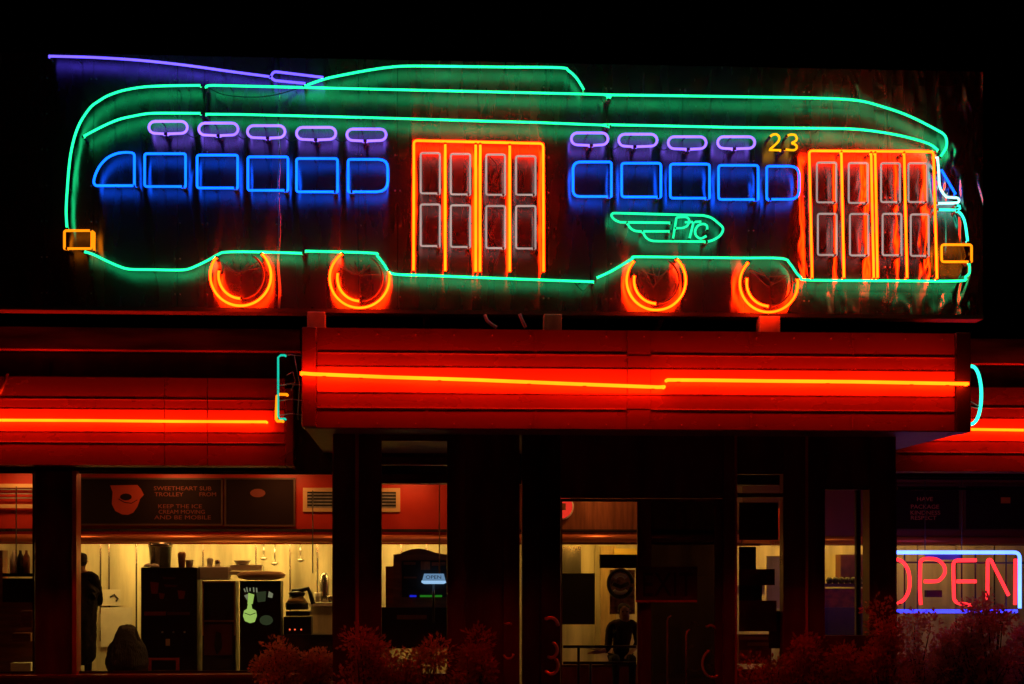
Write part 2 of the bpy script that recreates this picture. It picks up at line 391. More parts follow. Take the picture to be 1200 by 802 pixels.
# ---- side canopies
def side(x0, x1, ys, pxm, joints, label):
    z = [P(pxm, y, YS).z for y in ys]
    xs = [x0]+joints+[x1]
    for a, b in zip(xs[:-1], xs[1:]):
        canopy_piece('canopy_panel', a+.004, b-.004, YS, z, YS+.5, din)
    for za in (z[1]+.002, z[4]-.008):
        MB().box((x0, YS-.018, za), (x1, YS-.009, za+.008)).build('canopy_rib', TRIM, din)
    MB().box((x0, YS+.504, z[5]+.02), (x1, YS+.8, z[0]-.02)).build('canopy_back', DARKM, din)
    return z
xl1 = P(334, 490, YS).x
zl = side(XL, xl1, (442, 469, 478.5, 507, 518, 545), 100, [P(193, 490, YS).x-5.2, P(-20, 490, YS).x, P(193, 490, YS).x, P(243, 490, YS).x], 'left')
zr = side(P(1000, 490, YS).x, XR, (454, 479, 489.5, 518, 530, 552.5), 1150, [P(1230, 490, YS).x], 'right')
free_neon('canopy_tube', [(-120, 491.3), (0, 492.6), (100, 493), (200, 494), (312, 494.6)], REDC, YS-.17, .0185)
free_neon('canopy_tube', [(1090, 502.6), (1150, 503.6), (1290, 505.5)], REDC, YS-.17, .0185)
sb = MB()
for px, py in ((-40, 492), (192, 493.9), (296, 494.6), (244, 494.3), (1180, 504)):
    q = P(px, py, YS-.17); sb.tube([q, Vector((q.x, YS+.04, q.z))], .009, 6); sb.box((q.x-.02, YS-.185, q.z-.03), (q.x+.02, YS-.16, q.z-.02))
sb.build('tube_support', SUPP, din)['kind'] = 'stuff'
# end box of the left canopy
MB().pbox(334.5, 455, 344, 546, YS-.06, .5).build('canopy_end_box', ENAMEL, din, bevel=.01)
# parapets behind
def parapet(x0, x1, ya, yb, yc, pxm):
    Y = YS-.06
    MB().prof([(Y, P(pxm, yb, Y).z), (Y+.02, P(pxm, ya, Y).z), (YS+1.2, P(pxm, ya, Y).z), (YS+1.2, P(pxm, yb, Y).z)], x0, x1).build('parapet_cap', REDCAP, din)
    MB().box((x0, YS+.2, P(pxm, yc+4, YS+.2).z), (x1, YS+1.15, P(pxm, yb, Y).z-.003)).build('parapet_wall', DARKM, din)
REDCAP = mat('weathered_red_cap', (.55, .16, .14), .6, .0, noise=(2.2, .75, (.35, 1, 2.5)))
parapet(XL, P(352, 400, YS).x, 384, 410, 443, 150)
parapet(P(1100, 400, YS).x, XR, 397, 426, 455, 1170)
for pts, rr in (([P(78, 436, YS+.5), P(78, 405, YS+.5), P(88, 400, YS+.5)], .02), ([P(175, 401, YS+.3), P(176, 430, YS+.45)], .015), ([P(9, 438, YS+.0), P(0, 462, YS-.03)], .018)):
    MB().tube(pts, rr, 6).build('roof_conduit', GALV, din)
# main roof and body
ztop = P(150, 384, YS+.35).z-.05
MB().box((XL, YW+.5, ztop-.3), (XR, 9.2, ztop-.08)).build('roof', DARKM, din)
# ---- main wall: header, posts, sill, end walls
zh_l = P(200, 553, YW).z; zh_r = P(1120, 560, YW).z; zsill = P(200, 789, YW).z
xv0 = P(390, 700, YW).x; xv1 = P(1050, 700, YW).x
MB().box((XL, YW-.1, zh_l), (xv0+.05, YW+.12, zl[0]-.1)).build('window_header', DARKM, din)
MB().box((xv1-.9, YW-.1, zh_r), (XR, YW+.12, zr[0]-.1)).build('window_header', DARKM, din)
MB().box((XL, YW-.2, -.28), (xv0-.1, YW+.1, zsill-.05)).build('base_wall', ENAMEL, din)
MB().box((XL, YW-.34, zsill-.048), (xv0-.1, YW+.12, zsill)).build('window_sill', ENAMEL, din, bevel=.008)
MB().box((xv1+.0, YW-.2, -.28), (XR, YW+.1, zsill+.1)).build('base_wall', ENAMEL, din)
MB().box((xv1+.0, YW-.24, zsill+.102), (XR, YW+.12, zsill+.15)).build('window_sill', ENAMEL, din, bevel=.008)
MB().box((XL-.2, YW-.1, -.28), (XL-.002, 9.2, ztop)).build('end_wall', DARKM, din)
MB().box((XR+.002, YW-.1, -.28), (XR+.2, 9.2, ztop)).build('end_wall', DARKM, din)
MB().box((XL, 9.0, -.28), (XR, 9.2, ztop-.31)).build('rear_wall', DARKM, din)
def post(x0, x1, Y, d, za, zb_, m=POSTM, name='window_post'):
    a = P(x0, 690, Y).x; b = P(x1, 690, Y).x
    o = MB().box((a, Y, za), (b, Y+d, zb_)).build(name, m, din, bevel=.006)
    return o
REDTRIM = mat('red_enamel_trim', (.7, .12, .09), .35, .3, noise=(6, .4, (1, 1, .3)))
post(41, 84, YW-.12, .24, zsill, zh_l); post(84.4, 89.5, YW-.2, .3, zsill, zh_l, REDTRIM, 'post_trim')
post(-150, -106, YW-.12, .24, zsill, zh_l)
def pane(x0, x1, Y, za, zb_, parent=din):
    a = P(x0, 690, Y).x; b = P(x1, 690, Y).x
    f = MB()
    t = .03
    f.box((a, Y-.02, za), (a+t, Y+.03, zb_)).box((b-t, Y-.02, za), (b, Y+.03, zb_)).box((a+t, Y-.02, za), (b-t, Y+.03, za+t)).box((a+t, Y-.02, zb_-t), (b-t, Y+.03, zb_))
    fr = f.build('window_frame', DARKM, parent)
    MB().add([(a+t, Y, za+t), (b-t, Y, za+t), (b-t, Y, zb_-t), (a+t, Y, zb_-t)], [(0, 1, 2, 3)]).build('glass_pane', GLASS, fr)
    return fr
pane(-105, 41, YW, zsill+.002, zh_l-.002); pane(90, 392, YW, zsill+.002, zh_l-.002)
pane(1048, 1215, YW, zsill+.152, zh_r-.002); pane(1230, 1420, YW, zsill+.152, zh_r-.002); post(1216, 1229, YW-.12, .24, zsill+.15, zh_r)
MB().box((xv0+.06, YW-.1, P(600, 568, YW).z), (xv1-.91, YW+.12, zl[0]-.1)).build('window_header', DARKM, din)
# ---- porch walls
zg = -.28
zvh = P(700, 524, YV).z        # underside of the soffit zone
zdoor = P(700, 584, YV).z      # top of the door glass
vs0 = P(500, 792, YV).z
post(390, 416, YV, .26, zg, zb-.013); post(416.4, 420, YV-.03, .2, zg, zb-.013, REDTRIM, 'post_trim'); post(420.4, 447, YV+.01, .2, zg, zb-.013)
post(524, 545, YV+.0, .16, zg, zb-.013); post(590, 609, YV, .16, zg, zb-.013)
post(612, 633, YV+.0, .14, zg, zb-.013, REDTRIM if False else DARKM); post(633.4, 657, YV-.02, .1, zg, zb-.014, DARKM, 'door_jamb')
post(848, 861, YV-.02, .16, zg, zb-.013); post(861.4, 864, YV-.04, .1, zg, zb-.013, REDTRIM, 'post_trim')
post(918, 944, YV, .2, zg, zb-.013); post(944.4, 947, YV-.03, .1, zg, zb-.013, REDTRIM, 'post_trim'); post(947.4, 967, YV, .2, zg, zb-.013)
post(1019, 1050, YV, .3, zg, zb-.013)
def fill(x0, x1, ya, yb, Y=YV+.03, d=.1, m=POSTM, name='wall_panel'):
    a = P(x0, 690, Y).x; b = P(x1, 690, Y).x; xm = (x0+x1)/2
    return MB().box((a, Y, P(xm, yb, Y).z), (b, Y+d, min(P(xm, ya, Y).z, zb-.013))).build(name, m, din)
fill(447.2, 523.8, 500, 517); fill(447.2, 523.8, 536, 545, name='transom'); fill(447.2, 523.8, 556, 566.5, name='transom')
fill(447.2, 523.8, 790, 830, name='wall_panel')
fill(545.2, 589.8, 500, 830); fill(657.2, 847.8, 500, 584, name='door_header')
fill(864.2, 917.8, 500, 556); fill(864.2, 917.8, 578, 583, name='transom'); fill(864.2, 917.8, 785, 830)
fill(967.2, 1018.8, 500, 574); fill(967.2, 1018.8, 745, 830)
for a, b in ((447, 524), (864, 918), (967, 1019)):
    u = P(a, 690, YV+.08).x; v = P(b, 690, YV+.08).x
    MB().add([(u, YV+.08, vs0), (v, YV+.08, vs0), (v, YV+.08, P(600, 517, YV+.08).z), (u, YV+.08, P(600, 517, YV+.08).z)], [(0, 1, 2, 3)]).build('glass_pane', GLASS, din)
# sliver of lit gap between the panels at px 610-612: a narrow glass strip
u = P(609.2, 690, YV+.04).x; v = P(611.8, 690, YV+.04).x
MB().add([(u, YV+.04, zg), (v, YV+.04, zg), (v, YV+.04, zb-.014), (u, YV+.04, zb-.014)], [(0, 1, 2, 3)]).build('sidelight_pane', GLASS, din)
# side walls of the porch: glazed with posts
for xs_ in (P(392, 690, YV).x, P(1046, 690, YV).x):
    MB().box((xs_, YV+.32, zg), (xs_+.05, YW-.15, .35)).build('side_wall', ENAMEL, din)
    MB().box((xs_, YV+.32, zb-.35), (xs_+.05, YW-.15, zb-.014)).build('side_header', DARKM, din)
    MB().box((xs_-.005, 2.25, .35), (xs_+.055, 2.33, zb-.351)).build('side_post', DARKM, din)
    MB().add([(xs_+.02, YV+.32, .35), (xs_+.02, 2.24, .35), (xs_+.02, 2.24, zb-.35), (xs_+.02, YV+.32, zb-.35)], [(0, 1, 2, 3)]).build('side_pane', SIDEG, din)
    MB().add([(xs_+.02, 2.34, .35), (xs_+.02, YW-.15, .35), (xs_+.02, YW-.15, zb-.35), (xs_+.02, 2.34, zb-.35)], [(0, 1, 2, 3)]).build('side_pane', SIDEG, din)
# doors: left leaf glass 658-747, right leaf dark with EXIT transfer
def leaf(x0, x1, gx0, gx1, label, m=GLASS):
    Y = YV+.05
    zz = lambda y: P(700, y, Y).z; X = lambda x: P(x, 690, Y).x
    f = MB(); f.box((X(x0), Y, zg), (X(gx0), Y+.05, zdoor-.003)).box((X(gx1), Y, zg), (X(x1), Y+.05, zdoor-.003))
    f.box((X(gx0), Y, zg), (X(gx1), Y+.05, zg+.2)).box((X(gx0), Y, zz(588)), (X(gx1), Y+.05, zdoor-.003))
    o = f.build('door', POSTM, din); o['label'] = label
    MB().add([(X(gx0), Y+.025, zg+.2), (X(gx1), Y+.025, zg+.2), (X(gx1), Y+.025, zz(588)), (X(gx0), Y+.025, zz(588))], [(0, 1, 2, 3)]).build('door_glass', m, o)
    return o
dl = leaf(657.3, 752, 659, 747, 'glazed door leaf that the lit interior shows through')
DG = glass('smoked_glass', (.035, .02, .02))
dr = leaf(752.3, 847.7, 763, 838, 'dark door leaf with EXIT lettering on its glass', DG)
# EXIT letters on the right leaf
def text_mesh(s, name, m, parent, px, py, h_px, w_px, Y, ext=.003, align='CENTER', flip=False):
    c = bpy.data.curves.new(name, 'FONT'); c.body = s; c.align_x = align; c.align_y = 'CENTER'; c.size = 1; c.extrude = 0
    c.resolution_u = 3
    t = bpy.data.objects.new('tmp', c); COL.objects.link(t); bpy.context.view_layer.update()
    me = bpy.data.meshes.new_from_object(t); COL.objects.unlink(t); bpy.data.objects.remove(t)
    xs = [v.co.x for v in me.vertices]; ys = [v.co.y for v in me.vertices]
    cx, cy = (min(xs)+max(xs))/2, (min(ys)+max(ys))/2
    q = P(px, py, Y); ppm = F/(Y+18)
    sx = w_px/ppm/(max(xs)-min(xs)); sy = h_px/ppm/(max(ys)-min(ys))
    off = Vector((0, 0, 0)); pp = parent
    while pp is not None: off += pp.location; pp = pp.parent
    for v in me.vertices:
        x, y = v.co.x-cx, v.co.y-cy
        v.co = Vector((q.x+(-x if flip else x)*sx, Y, q.z+y*sy))-off
    me.materials.append(m)
    o = bpy.data.objects.new(name, me); COL.objects.link(o); o.parent = parent
    sd = o.modifiers.new('solid', 'SOLIDIFY'); sd.thickness = ext
    return o
EXM = mat('exit_letter', (.012, .010, .010), .5)
EXB = mat('exit_plate', (.10, .05, .045), .5, noise=(8, .3, (1, 1, 1)))
ex = thing('exit_sign', P(786, 704, YV+.03), 'dark EXIT lettering plate on the glass of the right door', 'exit sign')
MB().pbox(745, 664, 817, 704, YV+.035, .01).build('plate', EXB, ex)
MB().pbox(745, 703.6, 817, 706, YV+.015, .03).build('plate_edge', REDTRIM, ex)
text_mesh('EXIT', 'lettering', EXM, ex, 783, 685, 28, 60, YV+.031, .003)
GLINT = mat('reflection_copper', (1.0, .75, .55), .30, 1.0)  # orange tint puts the reflected neon into the metal's colour
# added loops: coppery arcs standing in for red neon reflections by the doors
def arc(cx, cy, rx, ry, a0, a1, k=10): return [(cx+rx*math.cos(R(a0+(a1-a0)*i/k)), cy-ry*math.sin(R(a0+(a1-a0)*i/k))) for i in range(k+1)]
for pts in (arc(645, 734, 9, 10, 120, 10), arc(646, 762, 7, 9, 60, -110), arc(646, 780, 8, 10, 40, -130)):
    free_neon('reflection_loop', pts, GLINT, YV-.5, .020, din)
for pts in (arc(596, 736, 6, 5, 130, 60, 4), arc(596, 765, 6, 7, -20, -150), arc(833, 738, 5, 5, 140, 20), arc(835, 778, 12, 16, 110, 300)):
    free_neon('reflection_loop', pts, GLINT, YV-.5, .014, din)
hr = MB()
for pts in ([(660, 758), (745, 758)], [(660, 777), (745, 777)], [(678, 758), (678, 830)], [(692, 777), (692, 830)]):
    hr.tube([P(x, y, YV+.7) for x, y in pts], .018, 8)
hd = tag(hr.build('handrail', BLACK), 'low black handrail just inside the glazed door', 'handrail')
for i, (a, b, c_) in enumerate(((782, 722, 'taller'), (804, 738, 'shorter'))):
    tag(MB().tube([P(a, 830, YV-.5), P(a, b+6, YV-.5), P(a+1, b+2, YV-.48), P(a+4, b, YV-.4)], .009, 8).build('rail_hook', GALV), '%s thin metal rod with hooked top before the dark door' % c_, 'rod')
# ================================================================== INTERIOR
zf = -.15
MB().box((XL, YW+.14, zf-.1), (XR, 8.99, zf)).build('interior_floor', FLOOR, din)
MB().box((XL, YW+.14, 3.06), (XR, 8.99, 3.16)).build('interior_ceiling', CEIL, din)
YB = 7.3; YO = 6.3
bw = MB()
MB().box((XL, YB, zf), (P(697, 700, YB).x, YB+.1, 3.05)).build('back_wall', CREAM, din)
MB().box((P(736, 700, YB).x+.004, YB, zf), (XR, YB+.1, 3.05)).build('back_wall', CREAM, din)
MB().box((P(697, 700, YB).x+.004, YB-.03, zf), (P(736, 700, YB).x, YB+.1, 3.05)).build('door_panel', WOOD if False else CREAM, din)
for px in (118, 128, 160, 238, 300, 340, 372, 1075, 1120, 1165, 470, 500):   # joints between wall sheets
    MB().box((P(px, 680, YB).x-.012, YB-.012, .4), (P(px, 680, YB).x+.012, YB-.001, 2.04)).build('joint_strip', STEEL, din)
zs0 = P(300, 638, YO).z
# soffit box with red face
MB().box((XL, YO, zs0), (P(560, 600, YO).x, YO+.05, 3.05)).build('soffit', REDPAINT, din)
MB().box((XL, YO+.052, zs0+.22), (XR, YB-.002, 3.04)).build('hood_ceiling', PLAS, din)
MB().box((P(560, 600, YO).x+.004, YO, zs0), (P(870, 600, YO).x, YO+.05, 3.05)).build('soffit', WOOD, din)
MB().box((P(870, 600, YO).x+.004, YO, zs0-.01), (XR, YO+.05, 3.05)).build('soffit', mat('maroon_soffit', (.16, .03, .02), .5), din)
for a, b, ya in ((-160, 560, 631), (560.5, 868, 631), (870, 1320, 633.5)):
    q0 = P(a, ya, YO-.04); q1 = P(b, ya, YO-.04)
    MB().tube([(q0.x, YO-.04, q0.z), (q1.x, YO-.04, q0.z)], .062, 14).build('soffit_rail', mat('rail_copper', (.75, .24, .10), .32, .5) if a < 0 else MATS['rail_copper'], din)
MB().box((XL, YO-.03, P(300, 623.5, YO).z), (P(870, 600, YO).x, YO-.001, P(300, 620, YO).z)).build('soffit_strip', DARKM, din)
# fluorescent fittings under the soffit (they light the work wall) and unseen ceiling panels added to brighten its red face
def emis(name, col, s):
    m = bpy.data.materials.new(name); m.use_nodes = True; n = m.node_tree.nodes; n.clear()
    o = n.new('ShaderNodeOutputMaterial'); e = n.new('ShaderNodeEmission'); e.inputs[0].default_value = (*col, 1); e.inputs[1].default_value = s
    m.node_tree.links.new(e.outputs[0], o.inputs[0]); return m
LAMPW = emis('fluorescent_warm', (1, .70, .16), 24.0)
LAMPW2 = emis('fluorescent_warm_dim', (1, .55, .08), 15.0)
FILLC = emis('ceiling_fill', (1, .40, .10), 16.0)
LAMPW3 = emis('fluorescent_weak', (1, .55, .12), 4.0)
fx = [(-120, 60, LAMPW3, .3), (95, 240, LAMPW, 0), (250, 385, LAMPW, 0), (447, 523, LAMPW, 0), (655, 745, LAMPW2, 0), (880, 1050, LAMPW2, 0), (1060, 1190, LAMPW3, 0)]
for i, (a, b, m, _) in enumerate(fx):
    t = thing('strip_light', Vector((P((a+b)/2, 640, 6.75).x, 6.75, zs0)), ['warm strip light under the hood at the far left edge window', 'warm strip light under the hood above the tall drinks machine', 'warm strip light under the hood above the coffee pot', 'warm strip light under the hood above the till cabinet', 'warm strip light under the hood behind the glazed door', 'warm strip light under the hood behind the shelf window', 'warm strip light under the hood behind the OPEN sign'][i], 'strip light', 'strip lights under the hood')
    MB().box((P(a, 640, 6.75).x, 6.42, zs0+.19), (P(b, 640, 6.75).x, 6.58, zs0+.218)).build('housing', PLAS, t)
    MB().box((P(a, 640, 6.75).x+.02, 6.44, zs0+.13), (P(b, 640, 6.75).x-.02, 6.56, zs0+.188)).build('diffuser', m, t)
for i, px in enumerate((20, 200, 330, 480, 700)):  # unseen glowing panels, added to light the red soffit
    q = P(px, 600, 5.75)
    t = thing('ceiling_fill_light', Vector((q.x, 5.75, 3.05)), ['added warm fill light above the far left window', 'added warm fill light before the cap drawing board', 'added warm fill light before the dark menu board', 'added warm fill light before the air grille', 'added warm fill light inside the door'][i], 'ceiling light', 'added fill lights under the dining room ceiling')
    MB().box((q.x-.22, 5.6, 3.02), (q.x+.22, 5.9, 3.055)).build('diffuser', FILLC, t)
# menu boards
def board(x0, y0, x1, y1, label, Y=YO-.05, m=BOARD):
    t = thing('menu_board', P((x0+x1)/2, y1, Y), label, 'menu board')
    MB().pbox(x0+2, y0+2, x1-2, y1-2, Y+.012, .025).build('face', m, t)
    f = MB()
    for r_ in ((x0, y0, x1, y0+2), (x0, y1-2, x1, y1), (x0, y0+2, x0+2, y1-2), (x1-2, y0+2, x1, y1-2)): f.pbox(*r_, Y, .04)
    f.build('frame', mat('board_frame', (.09, .035, .02), .5) if 'board_frame' not in MATS else MATS['board_frame'], t)
    return t
b1 = board(84, 560, 261, 616, 'long dark board with a red cap drawing and five lines of faded lettering')
b2 = board(263, 560, 346, 617, 'dark menu board with a faint round mark left of the air grille')
b3 = board(1040, 568, 1126, 622, 'dark board with the faded words KINDNESS RESPECT above the OPEN sign')
b4 = board(1130, 568, 1215, 622, 'dark board with a small orange spot at the right frame edge')
# red cap drawing
Yb = YO-.043
def pxpoly(pts, Y, d): return MB().poly([(P(x, y, Y).x, P(x, y, Y).z) for x, y in pts], Y, d)
pxpoly([(129, 569), (161, 568.5), (165, 573), (168.5, 580), (164, 585), (161, 594), (156, 601), (150, 603.5), (143, 603), (135, 599), (131, 591), (132, 577)], Yb, .004).build('cap_drawing', mat('drawing_red', (.50, .05, .02), .6), b1)
pxpoly(arc(147.5, 582.5, 7, 4, 0, 330, 11), Yb-.004, .003).build('cap_drawing_eye', BOARD, b1)
MB().tube([P(x, y, Yb-.002) for x, y in [(139, 585), (146, 589), (154, 590), (161, 586)]], .006, 5).build('cap_drawing_line', BOARD, b1)
for s, px, py, ww in (('SWEETHEART SUB', 214, 572.5, 66), ('TROLLEY', 198, 579.5, 33), ('FROM', 243.5, 579.5, 19), ('KEEP THE ICE', 211, 593.5, 50), ('CREAM MOVING', 213, 600, 53), ('AND BE MOBILE', 214, 606.5, 65)):
    text_mesh(s, 'lettering', LETT, b1, px, py, 4.6, ww, Yb, .003)
for s, px, py, ww in (('HAVE', 1084, 585, 19), ('PACKAGE', 1084, 594, 34), ('KINDNESS', 1084.5, 601, 36), ('RESPECT', 1082.5, 607, 31)):
    text_mesh(s, 'lettering', LETT2, b3, px, py, 4.8, ww, Yb, .003)
pxpoly(arc(302, 578, 9, 5, 0, 340, 12), Yb, .003).build('round_mark', LETT, b2)
MB().pbox(1173, 583, 1184, 590, Yb, .004).build('orange_mark', mat('orange_mark', (.6, .2, .02), .5), b4)
# air grille in the soffit face
ag = thing('air_grille', P(411, 600, YO), 'cream framed air grille with dark slats in the red wall above the hood', 'air grille')
f = MB()
for r_ in ((355, 572, 469, 576.5), (355, 595.5, 469, 600), (355, 576.5, 360, 595.5), (464, 576.5, 469, 595.5)): f.pbox(*r_, YO-.03, .028)
GF = mat('grille_frame', (.70, .45, .22), .5); f.build('frame', GF, ag)
MB().pbox(360, 576.5, 464, 595.5, YO-.006, .004).build('backing', BLACK, ag)
for k in range(5):
    y = 578.5+k*3.8
    MB().pbox(360.2, y, 463.8, y+1.5, YO-.022, .012).build('slat', GALV, ag)
# far-left window interior
ag2 = thing('blind_box', P(0, 600, YO), 'row of pale horizontal slats high in the far left window', 'blind')
for k, y in enumerate((567, 573, 578, 583, 591)): MB().pbox(-110, y, 40, y+(4.5 if k in (0, 4) else 1.2), YO-.08, .02).build('slat', GF if k in (0, 4) else GALV, ag2)
def shelf_thing():
    t = thing('shelf_unit', P(5, 790, 5.6), 'dim wooden shelf unit with boxes in the far left window', 'shelf')
    MB().pbox(-90, 645, 3, 790, 5.9, .3).build('side_panel', CABW, t)
    MB().pbox(3, 672, 40, 676, 5.7, .4).build('shelf', MACH, t)
    MB().pbox(3, 678, 44, 706, 5.72, .3).build('drawer', MACH, t)
    MB().pbox(3, 706, 44, 790, 5.9, .2).build('back', CABW, t)
shelf_thing()
for i, (x0, y0, x1, y1, m, l) in enumerate(((14, 742, 36, 752, CABW, 'small brown box midway down the far left window'), (12, 777, 36, 789, PAPER, 'pale carton low in the far left window'), (24, 716, 38, 736, CABW, 'brown packet on the dim shelf unit at far left'))):
    tag(MB().pbox(x0, y0, x1, y1, 5.6-.05*i, .2).build('carton', m, bevel=.01), l, 'carton')
for i, px in enumerate((16, 24, 31)):
    tag(MB().lathe([(.05, 0), (.06, .12), (.05, .24), (.02, .30), (.02, .34)], P(px, 672, 5.8), 12).build('bottle', (PLAS, MACH, CABW)[i]), ('pale bottle, left of three on the far left shelf', 'dark bottle, middle of three on the far left shelf', 'brown bottle, right of three on the far left shelf')[i], 'bottle')
# ---- drinks machine
dm = thing('drinks_machine', P(197, 786, 5.6), 'tall black drinks machine with red cup pictures on its front', 'drinks machine')
MB().pbox(165, 665, 231, 790, 5.6, .6).build('cabinet', MACH, dm, bevel=.015)
PICR = mat('print_red', (.33, .05, .04), .5); PICK = mat('print_maroon', (.14, .03, .03), .5)
MB().pbox(168, 669, 227, 718, 5.588, .011).build('picture_panel', BLACK, dm)
for x0, y0, x1, y1, m in ((176, 682, 186, 696, PICR), (186, 695, 193, 702, PICR), (208, 692, 217, 702, PICR), (190, 676, 206, 679, PICK), (192, 685, 208, 688, PICK)):
    pxpoly([(x0, y0), (x1, y0+1), (x1-1.5, y1), (x0+1.5, y1)], 5.582, .005).build('cup_picture', m, dm)
MB().pbox(169, 717, 194, 721.5, 5.575, .012).build('tap_strip', PICR, dm); MB().pbox(196, 717.5, 222, 721, 5.575, .012).build('tap_strip', PICK, dm)
for px in (190, 203, 216): MB().lathe([(.014, 0), (.014, .03)], P(px, 741, 5.57), 10, 'y').build('button', PLAS, dm)
MB().pbox(194, 749, 199, 757, 5.58, .02).build('spout', GF, dm)
f = MB()
for r_ in ((174, 771, 210, 774), (206, 774, 210, 789), (174, 774, 177, 789)): f.pbox(*r_, 5.56, .03)
f.build('drip_tray_frame', mat('tray_red', (.5, .06, .04), .4), dm)
# steel canister, cup stack & lids on top
tag(MB().lathe([(.15, 0), (.17, .30), (.18, .30), (.18, .34), (.16, .37)], P(188, 665, 5.85), 20).build('canister', STEEL), 'steel canister on top of the tall drinks machine', 'canister')
tag(MB().lathe([(.045, 0), (.06, .16), (.06, .20), (.04, .23)], P(213, 665, 5.7), 14).build('cup_stack', mat('cup_tan', (.45, .22, .12), .6)), 'tan cup stack beside the steel canister', 'cups')
for i, px in enumerate((174, 181)):
    tag(MB().lathe([(.07, 0), (.075, .02), (.05, .045), (.01, .055)], P(px, 664.8, 5.66), 14).build('lid', PLAS), ('white lid on the machine, nearer its left corner', 'white lid on the machine, next to the canister')[i], 'lid')
# ---- tea dispensers
def dispenser(x0, x1, y0, label, lit):
    t = thing('tea_dispenser', P((x0+x1)/2, 786, 5.7), label, 'drink dispenser')
    MB().pbox(x0, y0, x1, 790, 5.72, .45).build('cabinet', MACH, t, bevel=.01)
    f = MB(); fm = mat('dispenser_frame', (.35, .16, .08), .5) if 'dispenser_frame' not in MATS else MATS['dispenser_frame']
    for r_ in ((x0, y0, x1, y0+2), (x0, y0+2, x0+2, 745), (x1-2, y0+2, x1, 745), (x0, 727, x1, 729)): f.pbox(*r_, 5.70, .03)
    f.build('frame', fm if not lit else MACH, t)
    return t
d1 = dispenser(237, 276, 681, 'framed drink dispenser with dark panel and maroon picture', False)
pxpoly([(240, 684), (273, 684), (273, 706), (268, 716), (262, 726), (250, 726), (244, 716), (240, 706)], 5.70, .01).build('dark_panel', BLACK, d1)
MB().pbox(239, 732, 272, 768, 5.70, .012).build('picture', PICK, d1); pxpoly([(253, 740), (259, 742), (260, 760), (254, 768), (251, 758)], 5.69, .01).build('picture_shape', BLACK, d1)
MB().pbox(239, 770, 272, 787, 5.69, .012).build('lower_panel', BLACK, d1)
d2 = dispenser(281, 329, 681, 'black lit dispenser with a glowing green bottle picture', True)
LG = emis('backlit_green', (.50, .80, .16), .62); LGD = emis('backlit_dim_green', (.16, .22, .09), .14); LW = emis('backlit_white', (.55, .6, .35), .3)
MB().pbox(284, 686, 326, 738, 5.695, .006).build('display_glass', BLACK, d2)
BL = 5.688
pxpoly([(287, 728), (284.8, 722), (286, 716), (289.5, 713.5), (290.5, 708), (294.5, 708), (295.5, 713.5), (300, 716), (301, 722), (298.5, 729), (293, 730.5)], BL, .006).build('glowing_bottle', LG, d2)
MB().tube([P(x, y, BL-.004) for x, y in ((286.5, 718.5), (293, 721), (299.5, 718.5))], .006, 5).build('bottle_band', BLACK, d2)
for pts in ([(286, 690), (287.5, 694)], [(289, 688.5), (290, 694)], [(293, 689), (293, 693)], [(297, 688.5), (297.5, 694)], [(300.5, 689), (301, 694.5)]):
    MB().tube([P(x, y, BL) for x, y in pts], .01, 5).build('display_lettering', LW, d2)
pxpoly([(291, 695), (298, 697), (296, 708), (290, 708)], BL, .005).build('display_leaf', LG, d2)
pxpoly([(300, 694), (312, 693), (311, 705), (302, 706)], BL, .005).build('display_leaf', LGD, d2); pxpoly([(286, 698), (291, 696), (290, 704)], BL, .004).build('display_leaf', LW, d2)
pxpoly([(315, 693), (320, 696), (319, 701), (314, 700)], BL, .005).build('display_leaf', LW, d2); pxpoly(arc(312, 727, 8, 6, 0, 340, 10), BL, .005).build('display_leaf', LGD, d2)
# white trays/boxes on the dispensers
tag(MB().pbox(232, 664, 268, 680, 5.9, .3).build('foam_tray_stack', PLAS, bevel=.02), 'cream stack of trays on the framed drink dispenser', 'trays')
tag(MB().pbox(269, 662, 307, 669, 6.0, .25).add([], []).pbox(266, 669.5, 309, 674, 5.95, .3).build('filter_stack', PAPER, bevel=.01), 'cream paper stack between the two dispensers', 'paper stack')
q = P(306, 680, 5.85)
tag(MB().lathe([(.20, 0), (.34, .03), (.37, .08), (.30, .125), (.05, .135)], q, 24).build('bread_tray', mat('tan_tray', (.55, .34, .16), .6)), 'tan round tray on top of the lit dispenser', 'tray')
# ---- coffee maker with pot on a counter
ct = thing('side_counter', P(360, 790, 6.2), 'cream cabinet counter at the right of the coffee maker', 'counter')
MB().pbox(326, 744, 392, 800, 6.0, .7).build('cabinet', MACH, ct); MB().pbox(364, 711, 392, 800, 6.5, .6).build('side_cabinet', CREAM, ct)
MB().pbox(362, 706.5, 392, 710.5, 6.45, .65).build('top', PLAS, ct)
cm = thing('coffee_maker', P(350, 744, 6.1), 'black coffee maker with three small red lights', 'coffee maker')
MB().pbox(332, 723, 365, 744, 6.0, .35).build('base', MACH, cm, bevel=.01); MB().pbox(335, 716.5, 363, 722, 6.05, .3).build('warmer', MACH, cm, bevel=.006)
RL = emis('indicator_red', (1, .12, .04), 1.6)
for px in (339.5, 345.5, 353): MB().lathe([(.012, 0), (.012, .02)], P(px, 738, 5.99), 8, 'y').build('indicator', RL, cm)
cp = thing('coffee_pot', P(349, 715, 6.2), 'glass coffee pot with black lid and handle on the coffee maker', 'coffee pot')
q = P(348, 714.5, 6.15)
MB().lathe([(.17, 0), (.175, .09), (.172, .10)], q, 20).build('pot_base', MACH, cp)
MB().lathe([(.165, .10), (.12, .17), (.09, .20)], q, 20).build('pot_glass', mat('pot_amber', (.55, .38, .15), .15), cp)
MB().lathe([(.11, .20), (.13, .25), (.10, .28)], q, 20).build('lid', MACH, cp)
